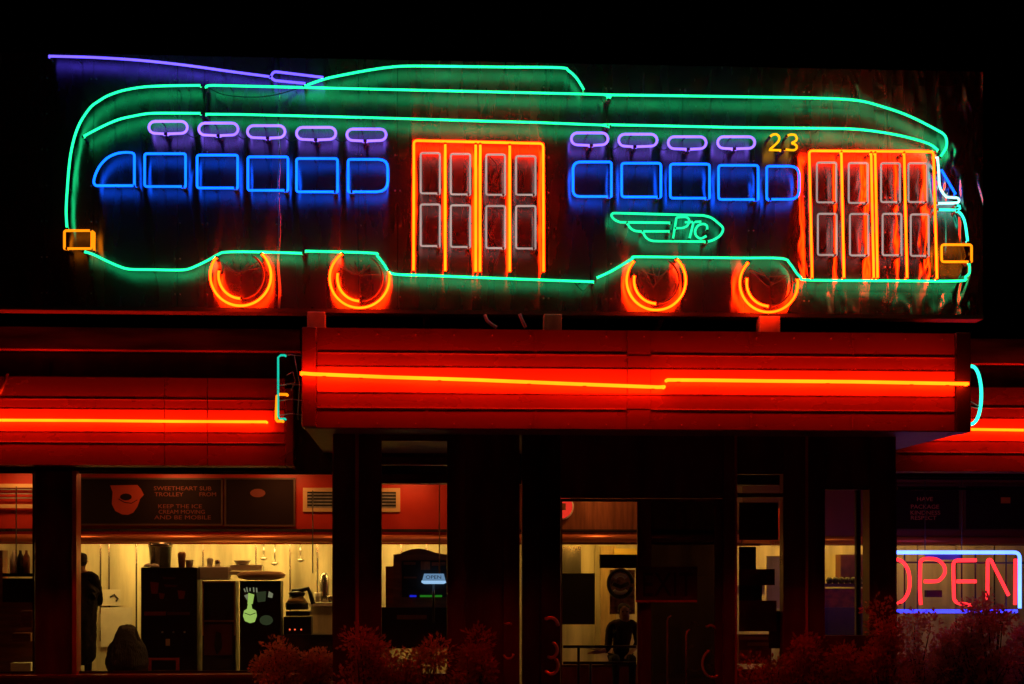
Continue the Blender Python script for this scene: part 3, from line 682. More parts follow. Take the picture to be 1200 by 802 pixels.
MB().tube([P(x, y, 6.1) for x, y in ((342, 693), (352, 692), (361, 690), (364, 697), (367, 708))], .035, 8).build('handle', MACH, cp)
# crockery and small kitchen clutter
CL = [(380, 706, 6.55, [(.05, 0), (.075, .10), (.08, .30), (.06, .42), (.03, .46)], STEEL, 'steel_urn', 'slim steel urn on the cream cabinet beside the right post', 'urn'),
      (372, 706, 6.5, [(.05, 0), (.055, .14), (.05, .15)], PLAS, 'mug', 'white mug on the cream cabinet, left of the urn', 'mug'),
      (387, 706, 6.48, [(.045, 0), (.06, .09), (.055, .1)], STEEL, 'steel_cup', 'short steel cup in front of the slim urn', 'cup'),
      (284, 662, 6.1, [(.09, 0), (.13, .06), (.125, .065)], PLAS, 'bowl', 'white bowl on the cream paper stack, nearer the lit dispenser', 'bowl'),
      (246, 664, 6.0, [(.04, 0), (.05, .10), (.03, .13)], PLAS, 'shaker', 'small white shaker on the tray stack, left one', 'shaker'),
      (255, 664, 6.02, [(.04, 0), (.045, .08), (.02, .1)], STEEL, 'shaker', 'small steel shaker on the tray stack, right one', 'shaker'),
      (222, 665, 5.75, [(.05, 0), (.06, .10), (.055, .11)], PLAS, 'cup_stack', 'white paper cups at the right corner of the drinks machine', 'cups')]
for px, py, Y, pr, m, nm, lb, ct_ in CL: tag(MB().lathe(pr, P(px, py, Y), 16).build(nm, m), lb, ct_)
for i, (px, h, l_) in enumerate(((309, 14, 'short'), (322, 20, 'longer'), (352, 16, 'curved'))):
    t = thing('hanging_ladle', P(px, 641, 6.9), '%s steel ladle hanging under the hood %s' % (l_, ('above the lit dispenser', 'right of the tan round tray', 'above the coffee pot')[i]), 'ladle')
    MB().tube([P(px, 636, 6.9), P(px, 641+h, 6.9)], .012, 6).build('handle', STEEL, t); MB().lathe([(.005, -.03), (.05, -.01), (.06, .02)], P(px, 641+h, 6.9), 12).build('bowl', STEEL, t)
# blind cords
for i, (px, y0, y1) in enumerate(((366.5, 575, 672), (515, 562, 672), (19, 570, 668))):
    tag(MB().tube([P(px, y0, YW+.2), P(px, y1, YW+.2)], .008, 6).build('pull_string', GF if i == 1 else GALV), ('thin blind cord hanging before the lit wall near the coffee pot', 'tan blind cord hanging over the blue lit display', 'thin blind cord hanging in the far left window')[i], 'string')
# papers by the standing person
for i, (x0, y0, x1, y1, l) in enumerate(((118, 691, 141, 710, 'upper note sheet with a black sketch behind the seated person'), (118, 712, 155, 758, 'larger lower sheet taped beneath the note sheet'), )):
    o = MB().pbox(x0, y0, x1, y1, YB-.03-.01*i, .004).build('paper_sheet', PAPER); tag(o, l, 'paper')
    if i == 0: MB().tube([P(x, y, YB-.036) for x, y in ((129, 700), (134, 697), (138, 702), (136, 705))], .016, 5).build('sketch', BLACK, o)
# ---- till cabinet in the 447-523 window
tc_ = thing('till_cabinet', P(490, 760, 5.4), 'reddish wooden arched cabinet behind the blue lit display', 'cabinet')
arch = [(461, 712), (461, 650)]+[(461+9, 649)]+[(470+k*4.5, 649-6*math.sin(math.pi*(k+.5)/10)) for k in range(10)]+[(524, 650), (524, 712)]
pxpoly(arch, 5.6, .4).build('carcass', CABW, tc_); MB().pbox(471, 657, 523, 700, 5.585, .014).build('door_glass', MACH, tc_)
for x0, y0, x1, y1, m in ((473, 659, 487, 662, CABW), (493, 658, 504, 668, WOOD), (473, 676, 488, 678, CABW), (506, 659, 522, 663, CABW)): MB().pbox(x0, y0, x1, y1, 5.572, .012).build('shelf_item', m, tc_)
MB().pbox(480, 697.5, 488, 700, 5.55, .01).build('blue_light', emis('strip_blue', (.02, .03, 1), .5), tc_); MB().pbox(492, 697.5, 518, 700, 5.55, .01).build('green_light', emis('strip_green', (.03, .3, .02), .45), tc_)
MB().pbox(452, 664, 461, 712, 5.7, .3).build('side_board', CABW, tc_); MB().pbox(446, 712, 524, 760, 5.5, .5).build('base', MACH, tc_); MB().pbox(465, 721, 500, 726, 5.47, .03).build('shelf', CABW, tc_)
bd = thing('lit_display', P(508, 684, 5.0), 'small glowing pale blue display before the wooden cabinet', 'display')
BLU = emis('display_blue', (.35, .62, .95), .9); pxpoly([(497, 672.5), (520, 672.5), (522, 680), (495, 680)], 5.2, .06).build('screen', emis('display_blue_dim', (.25, .48, .8), .5), bd)
pxpoly([(494, 680.5), (522, 680.5), (523, 683), (520, 684.5), (497, 684.5), (494, 683)], 5.19, .08).build('base', BLU, bd)
text_mesh('OPEN', 'display_text', BLACK, bd, 508, 676.5, 4, 18, 5.195, .003).name = 'display_text'
MB().tube([P(508, 685, 5.25), P(508, 730, 5.25)], .02, 8).build('stand', MACH, bd)
# ---- behind the door
rc = thing('round_red_sign', P(658, 612, YO-.08), 'round red sign with pale rim on the wood above the door hood', 'round sign')
MB().lathe([(.20, -.02), (.205, 0)], P(657, 594, YO-.05), 28, 'y').build('rim', PAPER, rc)
MB().lathe([(.18, -.006), (.183, 0)], P(657, 594, YO-.075), 28, 'y').build('face', emis('lit_red_face', (1, .04, .02), .75), rc)
MB().pbox(655, 590, 663, 598, YO-.09, .006).build('mark', WOOD, rc)
wd = P(660, 600, YO)
tag(MB().pbox(658, 672, 697, 732, 5.9, .03).build('dark_board', mat('olive_board', (.035, .03, .01), .6)), 'dark olive board hanging behind the glazed door', 'board')
MB().pbox(655, 640, 681, 672, YB-.15, .13).build('steel_hood', STEEL, din); MB().pbox(704, 640, 722, 760, YB-.12, .08).build('door_edge', mat('pale_wood', (.6, .42, .18), .5, noise=(5, .3, (3, 1, .4))), din)
tag(MB().pbox(703, 650, 750, 666, YV+.3, .05).build('door_closer', BLACK), 'black bar box across the upper part of the glazed door', 'door closer')
MB().pbox(720, 643, 750, 650, YB-.25, .1).build('lit_shelf_edge', mat('amber_box', (.7, .5, .1), .5), din)
wc = thing('wall_ornament', P(727, 702, 5.6), 'round dark framed wall ornament behind the glazed door', 'wall ornament')
MB().tube([P(x, y, 5.6) for x, y in arc(727, 684, 14, 16, 0, 345, 22)], .03, 8).build('ring', MACH, wc); MB().pbox(715, 668, 744, 720, 5.75, .05).build('patterned_back', mat('patterned', (.35, .16, .1), .6, noise=(14, .9, (1, 1, 1))), wc)
for pts in (arc(727, 680, 7, 6, 20, 160), arc(727, 690, 8, 5, 200, 340)): MB().tube([P(x, y, 5.62) for x, y in pts], .028, 6).build('ring_detail', PLAS, wc)
MB().tube([P(x, y, 5.6) for x, y in ((718, 684), (727, 688), (737, 684))], .035, 6).build('ring_bar', MACH, wc)
# ---- small pane 862-930: notices
ITEMS = [((866, 589, 912, 633), 'large dim maroon notice in the upper part of the narrow pane', mat('maroon_notice', (.10, .018, .018), .7), .12),
         ((866, 667, 908, 686), 'maroon sheet left of the cream wall strip', MATS['maroon_notice'], .12),
         ((866, 704, 910, 740), 'brown notice low in the narrow pane', mat('brown_notice', (.28, .06, .03), .7), .12),
         ((866, 641, 886, 672), 'black card, upper of two in the narrow pane', BLACK, .13),
         ((866, 672, 893, 704), 'black card, lower and wider of two in the narrow pane', BLACK, .14),
         ((901, 716, 938, 760), 'black box in front of the bottom of the narrow pane', BLACK, .16)]
for (r_, l, m, dy) in ITEMS:
    tag(MB().pbox(*r_, YV+dy, .006).build('notice', m), l, 'notice')
tag(MB().pbox(864, 637, 891, 640, YV+.115, .006).build('card_top', mat('tan_card', (.6, .36, .2), .6)), 'thin tan strip above the upper black card', 'strip')
tag(MB().pbox(866, 744, 904, 778, YV+.5, .2).build('paper_pile', PAPER if False else MATS['brown_notice']), 'brown pile of leaflets low in the narrow pane', 'leaflets')
for i, (x0, y0, x1, y1) in enumerate(((867, 746, 900, 750), (876, 753, 902, 757), (867, 762, 880, 771))):
    tag(MB().pbox(x0, y0, x1, y1, YV+.47-.01*i, .008).build('leaflet', mat('leaflet_tan', (.65, .33, .14), .7) if i == 0 else MATS['leaflet_tan']), ('tan leaflet, topmost in the pile', 'tan leaflet, middle of the pile', 'tan leaflet, lowest and shortest in the pile')[i], 'leaflet')
# strip of lit wall visible at 905-920
MB().pbox(899, 652, 919, 714, 5.2, .05).build('lit_partition', CREAM, din); MB().pbox(905, 596, 921, 630, 5.2, .05).build('red_partition', REDPAINT, din)
MB().pbox(860, 686, 896, 697, 5.2, .05).build('lit_partition', CREAM, din)
MB().box((P(890, 650, 4.8).x, 4.6, 2.86), (P(925, 650, 4.8).x, 4.75, 2.9)).build('partition_fill', LAMPW2, din)  # glowing box added out of view to light the partitions
hp = thing('hours_sticker', P(909, 660, YV+.07), 'small sticker of tiny pale lettering on the narrow pane edge', 'sticker')
for i, (s, py) in enumerate((('HR', 636), ('TT', 641), ('000', 653), ('000', 659))): text_mesh(s, 'lettering', PAPER, hp, 911 if i > 1 else 909, py, 4, 12, YV+.07, .002)
# ---- pane 967-1020: shelf with food display
fd = thing('display_shelf', P(992, 760, 6.4), 'dim red food display shelves below the lit hood', 'display shelf')
MB().pbox(985, 650, 1040, 682, 6.5, .3).build('upper_case', mat('case_red', (.22, .06, .03), .5, noise=(6, .6, (1, 1, 1))), fd); MB().pbox(962, 684, 1040, 688, 6.4, .4).build('shelf', MACH, fd)
MB().pbox(962, 690, 1040, 712, 6.45, .3).build('lower_case', mat('case_brown', (.30, .06, .03), .5, noise=(12, .7, (1, 1, 1))), fd); MB().pbox(962, 712, 1040, 780, 6.4, .5).build('base_cabinet', MACH, fd)
for k in range(8):
    MB().lathe([(.04, 0), (.06, .05), (.03, .10)], P(972+k*7, 684, 6.35), 10).build('dark_jar', MACH, fd)
# ================================================================== OPEN SIGN
op = thing('open_sign', P(1105, 718, YW+.35), 'red OPEN neon lettering inside a pale blue neon border in the right window', 'neon sign')
YN = YW+.32
def ot(name, px, m, r=.026): return MB().tube([P(x, y, YN) for x, y in px], r, 10).build(name, m, op, fix=False)
ot('border_tube', round_path([(1026, 712), (1026, 647.5), (1195, 647.5), (1195, 713)], [0, 6, 7, 0]), OPENB, .027)
ot('border_tube', [(1028, 716.5), (1192, 716.5)], OPENI, .026)
ot('letter_tube', smooth_path([(1052, 708), (1060, 702), (1065, 692), (1066, 680), (1064, 668), (1058, 659), (1050, 656), (1040, 660), (1034, 672), (1034, 692), (1039, 703), (1047, 708.5)], 4), OPENR)
ot('letter_tube', [(1079, 709), (1078, 690), (1078.5, 660)]+smooth_path([(1079, 657), (1085, 655), (1098, 656), (1106, 663), (1107, 672), (1101, 680), (1094, 681.5), (1083, 681.5)], 3), OPENR)
ot('letter_tube', round_path([(1144, 656.7), (1117, 657), (1118, 706), (1140, 710)], [0, 6, 6, 0]), OPENR); ot('letter_tube', [(1121, 681.5), (1144, 681.5)], OPENR)
ot('letter_tube', round_path([(1157, 703), (1157.5, 656.5), (1161, 656), (1182, 698)], [0, 2, 2, 0]), OPENR); ot('letter_tube', [(1189.5, 709), (1190, 655)], OPENR)
f = MB()
for pts in ([(1027, 659), (1200, 660)], [(1127, 646), (1127, 716)], [(1143, 646), (1143, 716)], [(1179, 646), (1179, 716)], [(1060, 646), (1060, 718)]): f.tube([P(x, y, YN+.08) for x, y in pts], .012, 6)
f.build('mounting_frame', BLACK, op)
for px in (1084, 1127): MB().tube([P(px, 560, YN+.05), P(px, 646, YN+.05)], .006, 5).build('hanging_wire', BLACK, op)
MB().pbox(1085, 650, 1126, 656, YN+.12, .06).build('transformer', mat('blue_housing', (.05, .08, .4), .4), op)
MB().pbox(1086, 692, 1104, 700, YN+.2, .1).build('control_box', BLACK, op)
tag(MB().pbox(1052, 571.5, 1172, 574.5, YW+.2, .1).build('glint_rail', CHROME), 'thin glossy rail added to mirror the blue neon above the OPEN sign boards', 'rail')  # added to reflect the sign's blue border as a thin line

# ================================================================== NEON TROLLEY SIGN
sg = thing('trolley_neon_sign', P(640, 372, SP), 'huge rooftop sign drawing a green trolley with blue windows in neon tubes', 'neon sign')
pz0 = P(640, 364.5, SP).z
def top_z(x): # straight top edge
    a = P(60, 62.5, SP); b = P(1152, 84.5, SP)
    return a.z+(b.z-a.z)*(x-a.x)/(b.x-a.x)
edges = [-70, 52, 110, 208, 240, 327, 420, 466, 560, 640, 713, 800, 880, 945, 1040, 1152]
xe_ = [P(e, 300, SP).x for e in edges]
zt0 = P(60, 62.5, SP).z
for i in range(len(xe_)-1):
    a, b = xe_[i]+.0025, xe_[i+1]-.0025
    dy = random.uniform(-.003, .003)
    za, zb2 = top_z(a), top_z(b)
    nz, nx = 10, 6
    m_ = MB(); vs = []
    for r_ in range(nz+1):
        for c in range(nx+1):
            x = a+(b-a)*c/nx; z = pz0+((za+(zb2-za)*c/nx)-pz0)*r_/nz
            bulge = .004*math.sin(c/nx*math.pi)
            vs.append((x, SP+dy-bulge, z))
    fs = [(r_*(nx+1)+c, r_*(nx+1)+c+1, (r_+1)*(nx+1)+c+1, (r_+1)*(nx+1)+c) for r_ in range(nz) for c in range(nx)]
    m_.add(vs, fs, True)
    m_.add([(a, SP+dy+.001, pz0), (b, SP+dy+.001, pz0), (b, SP+.03, pz0), (a, SP+.03, pz0), (a, SP+dy+.001, za), (b, SP+dy+.001, zb2), (b, SP+.03, zb2), (a, SP+.03, za)],
           [(0, 3, 2, 1), (4, 5, 6, 7), (1, 2, 6, 5), (2, 3, 7, 6), (3, 0, 4, 7)])
    m_.build('metal_sheet', SHEET, sg, fix=False)
xs0, xs1 = xe_[0], xe_[-1]
for px in (327,):
    x = P(px, 300, SP).x
    MB().tube([(x+.012*math.sin(k*1.7), SP-.004, pz0+(top_z(x)-pz0)*k/14) for k in range(15)], .016, 8).build('seam_strip', STEEL, sg)  # strip added on this seam to catch a red streak of light
MB().box((xs0, SP-.015, pz0-.05), (xs1, SP+.25, pz0-.003)).build('bottom_rail', BLACK, sg)
MB().box((xs0, SP+.032, pz0-.002), (xs1, SP+.30, pz0+.12)).build('back_rail', BLACK, sg)
rv = MB()
for i, x in enumerate(xe_[1:-1]):
    for k in range(7):
        z = pz0+.15+k*.42
        if z < top_z(x)-.05:
            for s in (-.03, .03): rv.lathe([(.009, -.006), (.009, 0)], (x+s, SP-.006, z), 6, 'y')
rv.build('rivet', GALV, sg)['kind'] = 'stuff'
# posts between canopy and sign
for k, (px, hw) in enumerate(((370.5, 10.5), (648, 10.5), (902.5, 12))):
    a = P(px-hw, 372, SP-.1).x; b = P(px+hw, 372, SP-.1).x
    MB().box((a, SP-.1, zt-.03), (b, SP+.12, pz0-.052)).build('post', GALV, sg, bevel=.01)
    MB().box((a-.03, SP-.14, zt-.03), (b+.03, SP+.15, zt+.0)).build('foot_plate', GALV, sg)
for px in (500, 780):
    MB().tube([(P(px, 372, SP).x, SP+.2, pz0), (P(px, 372, SP).x, SP+1.9, zt)], .04, 8).build('brace', BLACK, sg)
    MB().tube([(P(px, 200, SP).x, SP+.06, pz0+2.2), (P(px, 200, SP).x, SP+2.2, zt)], .035, 8).build('brace', BLACK, sg)
for pts in ([(568, 369), (571, 376), (577, 381), (582, 384)], [(609, 368), (612, 376), (616, 384)]):
    MB().tube([P(x, y, SP-.3) for x, y in smooth_path(pts, 3)], .02, 8).build('conduit', GALV, sg)

NT = neon_tube
# violet trolley pole
NT('pole_tube', smooth_path([(57, 66), (110, 67.5), (165, 71), (220, 77), (270, 84), (316, 90)], 4), POLEP, sg, sup=((90, 67), (222, 77), (258, 82)))
NT('pole_tube', round_path([(358, 98), (321, 94.5), (317, 90), (321, 84), (379, 91)], [0, 3, 3, 3, 0]), POLEP, sg, sup=((317.5, 92), (345, 96)))
# green outline
NT('roof_tube', smooth_path([(78.5, 267), (77.5, 250), (78, 235), (79, 220), (80.5, 200), (83, 180), (87, 162), (92, 148), (98, 137), (107, 125), (116, 118.5), (125, 113), (138, 108), (150, 105), (165, 102.5), (180, 101.3), (205, 100.6), (235, 100.3)], 3), GREEN, sg, sup=((80, 220), (128, 112), (206, 100.6), (218, 100.5)))
NT('roof_tube', smooth_path([(98, 160), (110, 153.5), (125, 146), (140, 140), (155, 136.5), (172, 133.5), (190, 132.8), (235, 133)], 4), GREEN, sg, sup=((128, 145), (225, 133)))
NT('roof_tube', smooth_path([(242, 104), (245, 100.5), (280, 101), (430, 104.5), (580, 108), (706, 111), (711, 112), (712.3, 116)], 4), GREEN, sg, sup=((270, 100.8), (432, 104.5), (496, 106), (668, 110)))
NT('roof_tube', [(241, 134), (280, 134.3), (430, 138), (580, 142.5), (630, 143.8), (711, 147)], GREEN, sg, sup=((310, 135), (436, 138), (496, 140)))
NT('roof_tube', smooth_path([(714, 116), (716, 112.5), (720, 111.5), (860, 113.5), (960, 115.3), (1005, 118), (1035, 125.5), (1065, 136), (1095, 151), (1107.5, 159.5), (1109, 172), (1102, 184)], 5), GREEN, sg, sup=((737, 111.7), (838, 113), (953, 115), (1032, 124.6)))
NT('roof_tube', smooth_path([(714, 148), (717, 146.5), (860, 149.5), (960, 150.6), (1002, 151.6), (1035, 155.5), (1065, 161.5), (1089, 169), (1099.5, 176.5)], 4), GREEN, sg, sup=((834, 149), (960, 150.6)))
NT('dome_tube', smooth_path([(357, 101), (380, 93), (405, 87.5), (435, 82), (460, 78.7), (487, 77.6), (580, 78.7), (655, 79.5), (666, 83), (675, 91), (681, 100), (684.5, 106)], 5), GREEN, sg, sup=((400, 88.5), (487, 77.6), (542, 78.3), (592, 78.8), (670, 86)))
NT('skirt_tube', smooth_path([(99, 295), (110, 298.7), (125, 306), (140, 312.5), (152, 315.7), (175, 316.2), (207, 316.7), (220, 315.7), (232, 311), (245, 304.5), (255, 298.7), (265, 295.7), (300, 295.5), (354, 297)], 4), GREEN, sg, sup=((178, 316.3), (285, 295.6)))
NT('skirt_tube', smooth_path([(357.5, 294.5), (435, 296.7), (442, 300), (450, 310), (455, 317.5), (464, 321.7), (500, 323), (580, 326.2), (696, 330.5)], 4), GREEN, sg, sup=((372, 295), (470, 322), (680, 330)))
NT('skirt_tube', smooth_path([(699, 326), (715, 318.7), (730, 310), (742, 303), (750, 301.2), (860, 302.5), (915, 303), (925.5, 309), (933, 319.5), (939, 325.5), (948, 328.4), (1040, 329.2), (1124, 329.4), (1131, 325), (1136, 320), (1135.8, 309)], 4), GREEN, sg, sup=((836, 302), (965, 328.6)))
# nose of the trolley
NT('nose_tube', smooth_path([(1098.5, 184), (1100, 200), (1101, 217), (1104, 225), (1109, 231)], 4)+[(1118, 232)]+arc(1121, 235, 3, 3, 90, -90, 6)+[(1112, 238.3), (1099, 238.5)], WHITE, sg)
NT('nose_tube', [(1100, 246), (1122, 246.3), (1125, 244.5), (1124.5, 241.5), (1121, 241)], CYAN, sg)
NT('nose_tube', smooth_path([(1122, 247.5), (1127, 252), (1131, 262), (1134, 283)], 4), CYAN, sg)
NT('nose_tube', [(1103, 199), (1120, 228)], BLUE, sg)
# lamps
NT('lamp_tube', rrect(75.5, 270.5, 107.5, 291.5, 2.5, 78), AMBER, sg, sup=((92, 291.5),)); NT('lamp_tube', [(107.5, 271), (110.5, 273), (110.3, 294)], AMBER, sg)
NT('lamp_tube', rrect(1103.5, 287, 1138.5, 307, 3, 1136), AMBER, sg)
# ovals
for (x0, y0, x1, y1) in ((174.5, 142.5, 219.5, 156.5), (233, 144.5, 279, 158.5), (290, 147.5, 334, 161.5), (347.5, 149.5, 393.5, 163.5), (406.5, 151.5, 452.5, 164.8), (669.5, 156, 712.5, 170), (725, 157.5, 770, 171.5), (783, 160.5, 827.5, 174.5), (841, 160.5, 884.5, 174)):
    h = (y1-y0)/2; xm = (x0+x1)/2+random.uniform(-4, 2)
    px = [(xm+2, y1+.6), (x1-h, y1)]+arc(x1-h, y1-h, h, h, -90, 90, 8)+arc(x0+h, y1-h, h, h, 90, 270, 8)+[(x0+h, y1), (xm-2, y1+.6)]
    NT('transom_tube', px, PURPLE, sg, sup=((xm-4, y0), (xm-6, y1)), r=.0155)
# windows
NT('window_tube', round_path([(159.5, 217.8), (112, 217.8), (109.5, 214), (111.5, 205), (117, 194), (125.5, 185), (136, 180), (147, 178.5), (157.5, 179.5), (157.5, 217)], [0, 2, 3, 5, 5, 5, 5, 5, 4, 0]), BLUE, sg, sup=((135, 217.8),))
for (x0, y0, x1, y1, rad) in ((169.5, 180.3, 217.5, 218.8, 3), (231, 182, 278.5, 220.5, 3), (290.5, 184, 337.5, 223.3, 3), (347.5, 186, 395.5, 225, 3), (408, 187, 454.5, 225, (13, 11, 3, 2)),
                              (671.5, 190, 716.5, 230.5, (2, 3, 9, 8)), (728.5, 191.5, 774.5, 231, 3.5), (785.5, 192.5, 831.5, 232.5, 3.5), (842, 194, 888.5, 234, 3.5), (898.5, 195, 936.5, 233.8, (11, 11, 3, 2))):
    rr = [rad]*4 if isinstance(rad, (int, float)) else list(rad)
    NT('window_tube', rrect(x0, y0, x1, y1, rr, (x1-3 if rr[0] < 8 else x0+4)), BLUE, sg, sup=(((x0+x1)/2-3, y0), ((x0+x1)/2-5, y1)))
# doors
def door(frame, bars, panes):
    NT('door_tube', round_path(frame, [0, 4, 4, 0]), REDN, sg, sup=((frame[0][0], frame[0][1]-6), (frame[-1][0], frame[-1][1]-6)))
    for a, b in bars: NT('door_tube', [a, b], REDN, sg)
    for (x0, y0, x1, y1) in panes: NT('door_pane_tube', rrect(x0, y0, x1, y1, 2.5, x1-2), DIM, sg, r=.012, sup=(((x0+x1)/2, y1),))
door([(484.5, 317.5), (485, 165), (636.5, 168.5), (637, 319)], [((521.8, 169.5), (521.8, 318)), ((557.5, 170), (557.5, 319)), ((562.8, 170), (562.6, 319)), ((597.4, 171), (597.4, 319))],
     [(493, 179.6, 515.5, 226.8), (493, 239.8, 515.5, 288.5), (528.3, 180.7, 551, 228), (528.3, 240.8, 551, 289.6), (569.8, 181.4, 591.8, 228.5), (569.8, 241.6, 591.8, 291), (604.8, 183.2, 627.5, 228.5), (604.8, 241.6, 627.5, 291.4)])
door([(951.7, 326), (948.3, 177), (1093.8, 178), (1098, 327)], [((986, 179), (989, 326)), ((1020.8, 180), (1024, 326)), ((1025.6, 180), (1028.4, 326)), ((1059.5, 180), (1063, 326))],
     [(957.3, 190.8, 980, 237.3), (958.4, 250.8, 980.5, 299), (994.6, 191.3, 1016.8, 238), (996, 251, 1017.5, 299.5), (1032.5, 191.5, 1054.5, 237), (1034.3, 250.8, 1056.3, 299.3), (1064.6, 191.5, 1086.6, 237), (1067.3, 251.5, 1088.3, 300)])
UNLIT = mat('unlit_glass_tube', (.35, .3, .3), .15)
# wheels
for cx, cy, r_, a0, a1 in ((282, 323, 35.6, 144, 405), (421.3, 326, 35, 126, 372), (769, 329, 34.6, 139, 406), (901, 332, 34, 135, 368)):
    NT('wheel_tube', arc(cx, cy, r_, r_, a0, a1, 40), REDN, sg, sup=((cx, cy+r_),))
    NT('wheel_tube', arc(cx+.5, cy, 26.5, 27, 168, 268, 14), REDN, sg)
    NT('unlit_wheel_tube', arc(cx+.5, cy, 26.5, 27, -85, 60, 14), UNLIT, sg, turn=False, r=.012)
    for k in range(3):
        a = random.uniform(0, 3.1)
        SUP.tube([P(cx+24*math.cos(a), cy-20*abs(math.sin(a)), SP-.06), P(cx+random.uniform(-8, 8), cy+random.uniform(-8, 8), SP-.03), P(cx-25*math.cos(a), cy-16, SP-.05)], .006, 5)
# route number and emblem
def c13(pts): return [(880+x/13.36, 140+y/13.36) for x, y in pts]
NT('number_tube', smooth_path(c13([(300, 275), (340, 242), (400, 237), (440, 275), (438, 330), (395, 385), (285, 480)]), 4)+c13([(470, 485)]), YEL, sg, r=.013)
NT('number_tube', smooth_path(c13([(570, 258), (620, 240), (685, 245), (715, 290), (705, 335), (640, 370)]), 4)+smooth_path(c13([(640, 374), (700, 400), (718, 440), (690, 478), (620, 482), (540, 470)]), 4), YEL, sg, r=.013)
def c75(pts): return [(700+x/7.5, 240+y/7.5) for x, y in pts]
NT('emblem_tube', c75([(640, 160)])+smooth_path(c75([(200, 155), (155, 135), (125, 100), (135, 78), (170, 75)]), 4)+smooth_path(c75([(930, 95), (1000, 115), (1060, 160), (1105, 210), (1080, 270), (1020, 310), (970, 325)]), 4), EMB, sg, r=.0145)
NT('emblem_tube', smooth_path(c75([(265, 165), (290, 205), (330, 230), (380, 235)]), 4)+c75([(635, 235)]), EMB, sg, r=.0145)
NT('emblem_tube', smooth_path(c75([(400, 240), (425, 285), (470, 315), (540, 322)]), 4)+c75([(950, 325)]), EMB, sg, r=.0145)
NT('letter_tube', c75([(665, 300), (695, 118)])+smooth_path(c75([(700, 113), (780, 110), (808, 140), (790, 185), (750, 205), (692, 207)]), 4), EMB, sg, r=.0135)
NT('letter_tube', c75([(770, 155), (912, 150)]), EMB, sg, r=.0135, turn=False); NT('letter_tube', c75([(845, 155), (810, 297)]), EMB, sg, r=.0135)
NT('letter_tube', smooth_path(c75([(965, 220), (962, 185), (930, 170), (885, 185), (860, 230), (870, 275), (910, 298), (958, 275)]), 4), EMB, sg, r=.0135)
SUP.build('tube_support', SUPP, sg)['kind'] = 'stuff'
# slack high-voltage wires
wr = MB()
def wire(pts, Y=SP-.12, r=.006): wr.tube([P(x, y, Y) for x, y in smooth_path(pts, 5)], r, 5)
wire([(246, 104), (262, 111), (290, 114), (320, 112), (352, 103)]); wire([(219, 157), (226, 161), (233, 158)]); wire([(279, 159), (285, 163), (291, 161)])
wire([(334, 162), (341, 166), (348, 163)]); wire([(393, 163), (400, 167), (407, 164)]); wire([(712, 170), (719, 175), (726, 171)]); wire([(770, 171), (777, 176), (784, 174)])
wire([(703, 115), (709, 124), (711, 140)]); wire([(718, 114), (712, 126), (713, 146)]); wire([(238, 101), (240, 118), (241, 134)]); wire([(673, 331), (683, 341), (690, 335), (698, 330)])
for x in (513, 548): wire([(x, 229), (x+2, 234), (x, 240)])
wire([(574, 184), (583, 196), (578, 212), (589, 222)]); wire([(576, 244), (586, 252), (574, 276), (588, 287), (580, 312)])
wr.build('wiring', CERAM, sg)['kind'] = 'stuff'

# ================================================================== PEOPLE
def skinmesh(name, chains, m, parent, sub=2, rough=0):
    vs = []; es = []; rs = []; key = {}
    for ch in chains:
        prev = None
        for p, r in ch:
            k = tuple(round(c, 4) for c in p)
            if k not in key: key[k] = len(vs); vs.append(Vector(p)); rs.append(r)
            i = key[k]
            if prev is not None and prev != i: es.append((prev, i))
            prev = i
    me = bpy.data.meshes.new(name)
    off = Vector((0, 0, 0)); q = parent
    while q is not None: off += q.location; q = q.parent
    me.from_pydata([v-off for v in vs], es, []); me.update()
    o = bpy.data.objects.new(name, me); COL.objects.link(o); o.parent = parent; me.materials.append(m)
    sk = o.modifiers.new('skin', 'SKIN'); sk.use_smooth_shade = True
    for i, d in enumerate(me.skin_vertices[0].data):
        rr = rs[i]; d.radius = (rr, rr) if not isinstance(rr, tuple) else rr; d.use_root = (i == 0)
    ss = o.modifiers.new('sub', 'SUBSURF'); ss.levels = sub; ss.render_levels = sub
    if rough:
        tx = bpy.data.textures.get('folds') or bpy.data.textures.new('folds', 'CLOUDS'); tx.noise_scale = .09
        dp = o.modifiers.new('folds', 'DISPLACE'); dp.texture = tx; dp.strength = rough; dp.texture_coords = 'GLOBAL'
    return o
def V(*a): return Vector(a)
